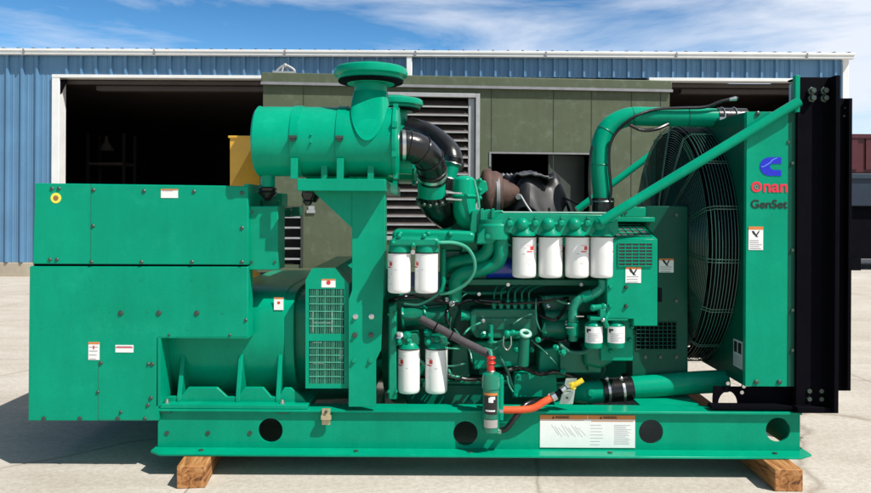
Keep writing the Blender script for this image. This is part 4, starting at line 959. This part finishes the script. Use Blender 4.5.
# ---- radiator
xr0 = W(746, 250, 0).x; xr1 = W(798, 250, 0).x
zt = W(746,111.5,0).z; zb = W(746,386.5,0).z; YR = 1.54; FY = .77; FZ = 1.12; FR = .705
panel = part(MB().box(xr0, xr1-.052, .0, .003, zb, zt).box(xr0, xr0+.003, .003, .03, zb, zt), 'radiator_side_panel', GREEN, None, .0015)
part(MB().box(xr0+.003, xr1, .045, YR-.02, zt-.02, zt), 'radiator_top', GREEN, panel)
part(MB().box(xr1-.056, xr1+.0, .0035, .06, zb+.0, zt+.02), 'panel_return', PANELG, panel)  # darker green paints in the shadow of frame and fin
for a, b in ((788,142),(792,163),(792,250),(792,310),(792,350)): part(MB().lathe([(.008,0),(.008,.008)], P(a, b, .003), (0,-1,0), 8), 'return_bolt', BOLT, panel)
# shroud face (x = const) with a round opening: built in yz
def yz_holed(outline, holes, x0, x1, name, mt, par):
    o = holed(outline, holes, x0, x1, name, mt, None)
    me = o.data
    for v in me.vertices: v.co = Vector((v.co.y, v.co.x, v.co.z)) - ROOTLOC[par.name]
    me.flip_normals(); o.parent = par; ROOTLOC[o.name] = ROOTLOC[par.name]; return o
circ_yz = [(FY+FR*.985*math.cos(2*math.pi*k/72), FZ+FR*.985*math.sin(2*math.pi*k/72)) for k in range(72)]
# cut corners low on the engine side
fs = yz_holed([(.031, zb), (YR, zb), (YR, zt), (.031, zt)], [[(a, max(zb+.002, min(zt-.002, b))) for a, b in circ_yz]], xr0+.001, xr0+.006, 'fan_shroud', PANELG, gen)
part(MB().lathe([(FR*.955, 0), (FR*.975, .02), (FR*.975, .16)], (xr0-.135, FY, FZ), (1,0,0), 72, cap=False), 'shroud_ring', BLACK, fs)
part(MB().box(xr0+.006, xr1+.1, YR-.02, YR, zb, zt), 'far_side_panel', GREEN, panel)
core = part(MB().box(xr1-.07, xr1+.05, .07, YR-.05, zb+.02, zt-.03), 'radiator_core', mat('radiator_core_black', (.008,.009,.010), .7, var=.3), panel)
# fan
hub = part(MB().lathe([(.05,0),(.13,.01),(.14,.05),(.14,.12),(.05,.14)], (xr0-.03, FY, FZ), (1,0,0), 32), 'fan_hub', BLACK, fs)
for k in range(8):
    t = 2*math.pi*k/8+.2; m = MB(); rows = []
    for j in range(7):
        rr = .12+(FR-.05-.12)*j/6; tw = R(58-28*j/6); ch_ = .20-.01*j
        for sgn in (-1, 0, 1):
            dtan = sgn*ch_/2*math.sin(tw)*1.2; dx = sgn*ch_/2*math.cos(tw)*.55 + (0.012 if sgn == 0 else 0)
            ca, sa = math.cos(t), math.sin(t)
            rows.append((xr0+.035+dx, FY+rr*ca-dtan*sa, FZ+rr*sa+dtan*ca))
    fs_ = []
    for j in range(6):
        for i in range(2): a = j*3+i; fs_.append((a, a+1, a+4, a+3))
    m.add(rows, fs_); o = part(m, 'fan_blade', BLACK, hub); sd = o.modifiers.new('thick', 'SOLIDIFY'); sd.thickness = .005
# guard basket
m = MB(); WR = .0017
for k in range(9): m.torus((xr0-.008-.0165*k, FY, FZ), (1,0,0), FR+.0 if k < 8 else FR-.008, WR*1.2, 84, 6)
xg = lambda r: xr0-.150-.055*math.cos(min(1, r/FR)*math.pi/2)
r = FR-.03
while r > .09:
    m.torus((xg(r), FY, FZ), (1,0,0), r, WR, 72 if r > .3 else 40, 5); r -= .0135
gd = part(m, 'fan_guard', mat('guard_wire_green', (.035,.125,.09), .25, var=.1, metal=.2, spec=.8), fs)
m = MB()
for k in range(16):
    t = 2*math.pi*k/16+.09; ca, sa = math.cos(t), math.sin(t)
    pts = [(xr0, FY+FR*ca, FZ+FR*sa), (xr0-.12, FY+FR*ca, FZ+FR*sa)] + [(xg(q)-.004, FY+q*ca, FZ+q*sa) for q in (FR-.03, .55, .4, .25, .09)]
    for dd in (-.008, .008):
        m.tube([(x, y-dd*sa, z+dd*ca) for x, y, z in pts], .003, 6, smooth=False)
m.cyl((xg(.0)-.002, FY, FZ), (xg(.0)+.004, FY, FZ), .09, seg=28)
part(m, 'guard_spoke', MATS['guard_wire_green'], gd)
# label on the shroud near the bottom
m = MB(); zz0 = W(739, 357, .12).z
m.box(xr0-.001, xr0+.0005, .035, .145, zb+.075, zb+.215); o = part(m, 'warning_label', mat('grey_label', (.42,.44,.46), .5), fs)  # greyer than the other labels
m = MB().box(xr0-.002, xr0-.001, .045, .085, zb+.15, zb+.205).box(xr0-.002, xr0-.001, .098, .135, zb+.15, zb+.205)
part(m, 'label_mark', LABK, fs)
m = MB()
for k in range(6): m.box(xr0-.002, xr0-.001, .045, .13, zb+.085+k*.009, zb+.088+k*.009)
part(m, 'printed_lines', LABG, fs)
# front panel fittings and lettering
label(748.5, 226.5, 763, 250, -.001, panel, .13, 'fan', 5)
for a in (756, 779): part(MB().lathe([(.012,0),(.012,.006),(.006,.01)], P(a, 382, 0), (0,-1,0), 10), 'panel_bolt', BOLT, panel)
part(MB().lathe([(.012,0),(.012,.006),(.006,.01)], P(757.5, 113.5, 0), (0,-1,0), 10), 'panel_bolt', BOLT, panel)
# emblem: squared-off C with two light slashes
e = []
cxm = W(770.5, 166.5, 0); s_ = .0545
def epos(a, b): return (cxm.x+a*s_, cxm.z+b*s_*.86)
outer = [(.98,1),(.0,1)] + [(-.12-.86*math.sin(R(t)), math.cos(R(t))*.98) for t in range(10, 180, 10)] + [(.0,-1),(.98,-1),(.98,-.36),(.28,-.36)] + [(.24-.30*math.sin(R(t)), -math.cos(R(t))*.30) for t in range(10, 180, 20)] + [(.28,.30),(.98,.30)]
part(MB().prism([epos(*q) for q in outer], -.0022, -.0002), 'emblem', LOGOB, panel)
for q4 in (((-.9,-.02),(-.68,-.10),(-.62,-.04),(-.84,.06)), ((-.66,-.08),(.02,.40),(-.04,.48),(-.70,.0)), ((0,.40),(.16,.66),(.62,.92),(.54,.97),(.08,.72),(-.06,.46))):
    part(MB().prism([epos(*q) for q in q4], -.0032, -.0024), 'emblem_slash', LOGOL, panel)
p = W(750.5, 193.5, 0); q = W(790.5, 193.5, 0)
# red wordmark: big ring O and heavy small letters
m = MB(); oc = W(756.3, 186.8, 0)
ring_o = [(oc.x+.0265*math.cos(2*math.pi*k/36), oc.z+.0265*math.sin(2*math.pi*k/36)) for k in range(36)]
ring_i = [(oc.x+.0145*math.cos(2*math.pi*k/36), oc.z+.0145*math.sin(2*math.pi*k/36)) for k in range(36)]
holed(ring_o, [ring_i], -.0028, -.0004, 'lettering', LOGOR, panel)
part(MB().torus((oc.x, -.0026, oc.z), (0,1,0), .0075, .0016, 24, 6), 'lettering_centre', LABG, panel)
text('nan', 763.0, 192.3, -.0004, W(787.4,0,0).x-W(763.0,0,0).x, .043, LOGOR, panel, bold=.022)
text('GenSet', 750.8, 208.2, -.0004, W(787.4,0,0).x-W(750.8,0,0).x, .043, LABK, panel, bold=.014)
# black outlet frame
Yk = -.012
bf = part(MB().pbox(797.5, 77, 822, 413.5, Yk, .02).pbox(822, 77, 838, 413.5, Yk+.005, .02), 'outlet_frame', BLACK, None, .003)
part(MB().pbox(836, 75, 838.6, 413.5, Yk-.062, .1), 'frame_fin', BLACK, bf, .002)
part(MB().pbox(797.5, 407.5, 838, 413.6, -.05, 1.5), 'frame_sill', BLACK, bf, .003)
part(MB().pbox(797.5, 77, 836, 79, .02, .12), 'frame_head', BLACK, bf)
p = W(798, 413, 0); q = W(838, 111, 0)
part(MB().box(p.x, q.x, 1.5, 1.53, p.z, q.z), 'far_frame', BLACK, bf)
part(MB().box(p.x+.05, p.x+.06, .02, 1.5, p.z+.05, q.z-.05), 'core_guard', mat('radiator_core_black', (0,0,0)), bf)
y9 = .42
part(MB().pbox(829, 98, 851, 391, y9, y9+.02).pbox(849, 98, 851, 391, y9-.04, y9), 'outlet_flange', BLACK, bf, .003)
for a, b in ((845,108),(846,112.5),(848,120),(844,116),(848,290),(848,376),(837.5,86)):
    part(MB().lathe([(.007,0),(.006,.006)], P(a, b, y9-.002 if a > 840 else -.05), (0,-1,0), 8), 'frame_rivet', STEEL, bf)
for a in (811, 823.5):
    for b in (91, 98.5):
        part(MB().lathe([(.02,0),(.02,.01),(.014,.012),(.013,.03)], P(a, b, Yk), (0,-1,0), 6), 'frame_bolt', BOLT, bf)
for a in (809, 821):
    for b in (391, 399): part(MB().lathe([(.012,0),(.012,.008)], P(a, b, Yk), (0,-1,0), 6), 'frame_bolt', BOLT, bf)
part(MB().pbox(795.5, 75, 800, 112, -.02, .01), 'strut_plate', GREEN, bf, .002)
part(MB().pbox(791, 84, 794.5, 103, .04, .06), 'strut_bracket', mat('pale_blue_tag', (.35,.45,.55), .5), bf)
# support plate below the radiator with D-shaped hole
pl = [(W(a,b,.05).x, W(a,b,.05).z) for a, b in ((714,386.5),(746,387),(798,387),(798,409),(713,409),(713,398))]
cc = W(728, 404.5, .05); hole = [(cc.x+.050*math.cos(R(t)), cc.z+.066*math.sin(R(t))) for t in range(0, 181, 12)]
pb_ = holed(pl, [hole], .05, .06, 'radiator_support', BLACK, gen)
part(MB().pbox(798, 406.5, 712, 409.2, -.01, .05), 'support_foot', BLACK, pb_)
for (a, b) in ((727,383),(743,386),(741,392)): part(MB().lathe([(.010,0),(.010,.012)], P(a, b, .05), (0,-1,0), 8), 'support_bolt', STEEL, pb_)
# brace struts
Ys = W(800,100,-.03)
st1 = part(MB().cyl(P(799,101.5,-.034), P(600,222,-.02), .0245, seg=20), 'brace_strut', GREEN)
st2 = part(MB().cyl(P(577,210,1.35), P(668,142,1.45), .025, seg=20), 'brace_strut', GREEN)
# ---- upper coolant pipe
Yc = .46
cpip = part(MB().tube([P(603,207,Yc), P(602,190,Yc), P(600,165,Yc), P(601,143,Yc), P(610,126,Yc), P(628,117,Yc), P(652,116.5,Yc), P(686,117,Yc), P(718,118,Yc)], .0535, 28, 8), 'coolant_pipe', GREEN)
for q, d in (((600.3,165,Yc),(0,0,1)), ((687,117,Yc),(1,0,0)), ((606,131,Yc),(.5,0,.85)), ((632,116.8,Yc),(1,0,.1))): part(MB().torus(P(*q), Vector(d), .0535, .003, 32, 6), 'weld_seam', DARKG, cpip)
part(MB().cyl(P(603,198,Yc), P(603,212,Yc), .061, seg=24), 'coolant_hose', RUBBER, cpip)
part(MB().torus(P(603,201.5,Yc), (0,0,1), .062, .004, 32, 6), 'hose_clamp', STEEL, cpip)
part(MB().cyl(P(716,118,Yc), P(745,118.6,Yc), .058, seg=24), 'coolant_hose', RUBBER, cpip)
for a in (721, 733): 
    part(MB().torus(P(a,118,Yc), (1,0,0), .059, .004, 32, 6), 'hose_clamp', STEEL, cpip)
    part(MB().box(W(a,0,Yc-.06).x-.012, W(a,0,Yc-.06).x+.014, Yc-.085, Yc-.05, W(0,113.5,Yc-.06).z-.028, W(0,113.5,Yc-.06).z), 'clamp_screw', STEEL, cpip)
part(MB().tube([P(609,203,.4), P(611,190,.4), P(609,165,.4), P(610,145,.4), P(618,130,.38), P(634,117,.38), P(655,109.5,.4), P(680,108,.4), P(705,107,.4), P(722,101,.4), P(738,98,.4)], .0085, 8, 6), 'cable', RUBBER)
part(MB().tube([P(628,124,.4), P(642,130,.4), P(656,129,.4), P(668,124,.42)], .010, 8, 6), 'cable', RUBBER)
part(MB().lathe([(.014,0),(.01,.03),(.004,.06)], P(736,98.5,.4), (-1,0,-.15), 10), 'cable_end', STEEL)
part(MB().tube([P(592,205,.4), P(589,190,.4), P(590,160,.4), P(592,146,.4)], .007, 8, 6), 'cable', RUBBER)
# ---- lower coolant pipe
Yl = .27
lc = part(MB().tube([P(629,388,Yl), P(655,386,Yl), P(690,383,Yl), P(726,381,Yl)], .060, 28, 4), 'lower_coolant_pipe', GREEN)
part(MB().tube([P(604,391,Yl), P(592,392,Yl), P(582,392.5,Yl), P(576,390,Yl+.05), P(574,386,Yl+.16)], .059, 28, 6), 'pump_elbow', GREEN, lc)
lh_ = part(MB().cyl(P(602,391,Yl), P(632,388.5,Yl), .0645, seg=28), 'coolant_hose', RUBBER, lc)
for a in (607.5, 622): 
    part(MB().cyl(P(a-1.2,390.4,Yl), P(a+1.2,390.2,Yl), .068, seg=28), 'hose_clamp', STEEL, lc)
    part(MB().sphere(P(a-1,378.5,Yl-.02), .013, 8, 6), 'clamp_screw', STEEL, lc)
part(MB().lathe([(.020,0),(.020,.008),(.013,.009),(.013,.018)], P(590,393,Yl-.055), (0,-1,0), 16), 'drain_plug', GREEN, lc)
part(MB().pbox(640, 405, 700, 408, .10, .4), 'pipe_saddle', GREEN, lc)

# ---- turbo
tb = part(MB().lathe([(.06,0),(.11,.01),(.135,.04),(.135,.10),(.12,.13),(.07,.145)], P(479,194,.62), (1,.0,0), 36), 'turbocharger', RUST)
part(MB().torus(P(487,194,.62), (1,0,0), .115, .035, 36, 12), 'turbine_volute', RUST, tb)
part(MB().cyl(P(495,195,.60), P(498.5,195,.60), .122, seg=32), 'band_clamp', GALVD, tb)
part(MB().lathe([(.095,0),(.085,.04),(.06,.09),(.035,.12)], P(498.6,194,.60), (1,0,.05), 28), 'outlet_cone', RUST, tb)
part(MB().lathe([(.02,0),(.015,.03)], P(519,197,.55), (-.3,-1,0), 10).tube([P(521,196,.5), P(527,206,.48), P(535,217,.45)], .006, 8), 'oil_drain_line', GALVD, tb)
# exhaust stub under plastic
ex_ = part(MB().cyl(P(535,205,.75), P(535,182,.75), .13, seg=32), 'exhaust_outlet', BLACK)
# crumpled plastic sheet over the outlet (rests on it)
random.seed(5)
vs = []; fs2 = []; nu, nv = 22, 10; c0 = W(532, 186, .72)
for j in range(nv+1):
    for i in range(nu+1):
        t = 2*math.pi*i/nu; rr = .03+.20*(j/nv); 
        x = c0.x+rr*1.15*math.cos(t)*(1+.15*math.sin(3*t)); y = .72+rr*.9*math.sin(t)
        z = c0.z+.035 - (max(0, j/nv-.55)**1.0)*.42*(1+.5*math.sin(5*t+1)) + random.uniform(-.011, .011)+.035*math.sin(4*t+j*.5)+.018*math.sin(9*t-j)
        if j == nv: z -= random.uniform(0, .05)
        vs.append((x, y, z))
for j in range(nv):
    for i in range(nu): a = j*(nu+1)+i; fs2.append((a, a+1, a+nu+2, a+nu+1))
o = MB().add(vs, fs2).build('plastic_sheet', PLASTIC); tag(o, 'crumpled black plastic sheet tied over the exhaust outlet beside the rusty turbocharger', 'sheet')
sb_ = o.modifiers.new('s', 'SUBSURF'); sb_.levels = 1; sb_.render_levels = 2; sd = o.modifiers.new('t', 'SOLIDIFY'); sd.thickness = .002
vs = []; fs2 = []; a0, a1 = W(514, 178, .6), W(552, 180, .6)
for j in range(7):
    for i in range(15):
        f = i/14; g_ = j/6
        vs.append((a0.x+(a1.x-a0.x)*f+.01*random.uniform(-1,1), .55+.35*g_, a0.z+.02+.035*math.sin(f*math.pi)*(1-abs(g_-.5))+random.uniform(-.010,.010)-.02*f))
for j in range(6):
    for i in range(14): a = j*15+i; fs2.append((a, a+1, a+16, a+15))
o = MB().add(vs, fs2).build('rubber_cover', mat('dusty_grey_cover', (.06,.06,.065), .5, var=.4, scale=25)); tag(o, 'grey folded cover lying flat on top of the black plastic sheet', 'cover')
sd = o.modifiers.new('t', 'SOLIDIFY'); sd.thickness = .012
part(MB().tube([P(552,190,.7), P(565,198,.6), P(578,204,.5)], .006, 8), 'sensor_cable', RUBBER)
part(MB().cyl(P(493,179,.9), P(514,179,.9), .03, seg=16), 'exhaust_bellows', GALVD)
for k in range(5): part(MB().torus(P(495+4*k,179,.9), (1,0,0), .03, .008, 20, 6), 'bellows_rib', GALVD)
# far bank: valve covers and rear intake to fill behind
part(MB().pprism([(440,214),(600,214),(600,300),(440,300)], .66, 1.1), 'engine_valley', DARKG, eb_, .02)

# ================================================================ LIGHT
sun_dir = Vector((.487, -.354, .798)).normalized()
el = math.asin(sun_dir.z); az_ = math.atan2(sun_dir.x, sun_dir.y)   # clockwise from +Y
sd_ = bpy.data.lights.new('sun', 'SUN'); sd_.energy = 5.0; sd_.angle = R(.5); sd_.color = (1, .96, .90)
so = bpy.data.objects.new('sun', sd_); COL.objects.link(so); so.rotation_euler = sun_dir.to_track_quat('Z', 'Y').to_euler(); so.location = (3, -3, 8)
wd = bpy.data.worlds.new('World'); SC.world = wd; wd.use_nodes = True
nt = wd.node_tree; N = nt.nodes; L = nt.links; bg = N['Background']
sky = N.new('ShaderNodeTexSky'); sky.sky_type = 'NISHITA'; sky.sun_disc = False; sky.sun_elevation = el; sky.sun_rotation = az_
sky.air_density = 1.0; sky.dust_density = .3; sky.ozone_density = 3.0; sky.altitude = 200
tc = N.new('ShaderNodeTexCoord'); mp = N.new('ShaderNodeMapping'); mp.inputs['Scale'].default_value = (1.1, 1.1, 5.5); mp.inputs['Rotation'].default_value = (0, R(-14), 0)
L.new(tc.outputs['Generated'], mp.inputs['Vector'])
nz = N.new('ShaderNodeTexNoise'); nz.inputs['Scale'].default_value = 2.6; nz.inputs['Detail'].default_value = 10; nz.inputs['Roughness'].default_value = .58; nz.inputs['Distortion'].default_value = .35
L.new(mp.outputs['Vector'], nz.inputs['Vector'])
sx = N.new('ShaderNodeSeparateXYZ'); L.new(tc.outputs['Generated'], sx.inputs[0])
mr = N.new('ShaderNodeMapRange'); mr.inputs['From Min'].default_value = -.35; mr.inputs['From Max'].default_value = .5; mr.inputs['To Min'].default_value = -.10; mr.inputs['To Max'].default_value = .22
L.new(sx.outputs['X'], mr.inputs['Value'])
ad = N.new('ShaderNodeMath'); ad.operation = 'ADD'; L.new(nz.outputs['Fac'], ad.inputs[0]); L.new(mr.outputs['Result'], ad.inputs[1])
rp = N.new('ShaderNodeValToRGB'); rp.color_ramp.elements[0].position = .43; rp.color_ramp.elements[0].color = (0,0,0,1); rp.color_ramp.elements[1].position = .76; rp.color_ramp.elements[1].color = (.95,.95,.95,1)
L.new(ad.outputs[0], rp.inputs['Fac'])
mx = N.new('ShaderNodeMix'); mx.data_type = 'RGBA'; L.new(rp.outputs['Color'], mx.inputs[0])
hs = N.new('ShaderNodeHueSaturation'); hs.inputs['Saturation'].default_value = 1.35; L.new(sky.outputs['Color'], hs.inputs['Color'])
el_ = N.new('ShaderNodeMapRange'); el_.inputs['From Min'].default_value = .12; el_.inputs['From Max'].default_value = .5; el_.inputs['To Min'].default_value = 2.5; el_.inputs['To Max'].default_value = .6
L.new(sx.outputs['Z'], el_.inputs['Value']); L.new(el_.outputs['Result'], hs.inputs['Value'])
L.new(hs.outputs['Color'], mx.inputs[6]); mx.inputs[7].default_value = (12.5, 13.2, 14.6, 1)
L.new(mx.outputs[2], bg.inputs['Color']); bg.inputs['Strength'].default_value = .06
# ================================================================ CAMERA
cd = bpy.data.cameras.new('camera'); cam = bpy.data.objects.new('camera', cd); COL.objects.link(cam)
cd.sensor_width = 36; cd.lens = 36*F/871; cd.shift_x = 0; cd.shift_y = -(246.5-HY)/871; cd.clip_end = 2000; cd.clip_start = .05
cam.matrix_world = Matrix.Translation((0, -D, H)) @ Matrix.Rotation(R(90), 4, 'X') @ Matrix.Rotation(ROLL, 4, 'Z')
SC.camera = cam
SC.render.engine = 'CYCLES'; SC.render.resolution_x = 1024; SC.render.resolution_y = 580
vs_ = SC.view_settings; vs_.view_transform = 'Standard'; vs_.look = 'None'; vs_.gamma = 1; vs_.use_curve_mapping = False; vs_.exposure = .22
SC.display_settings.display_device = 'sRGB'
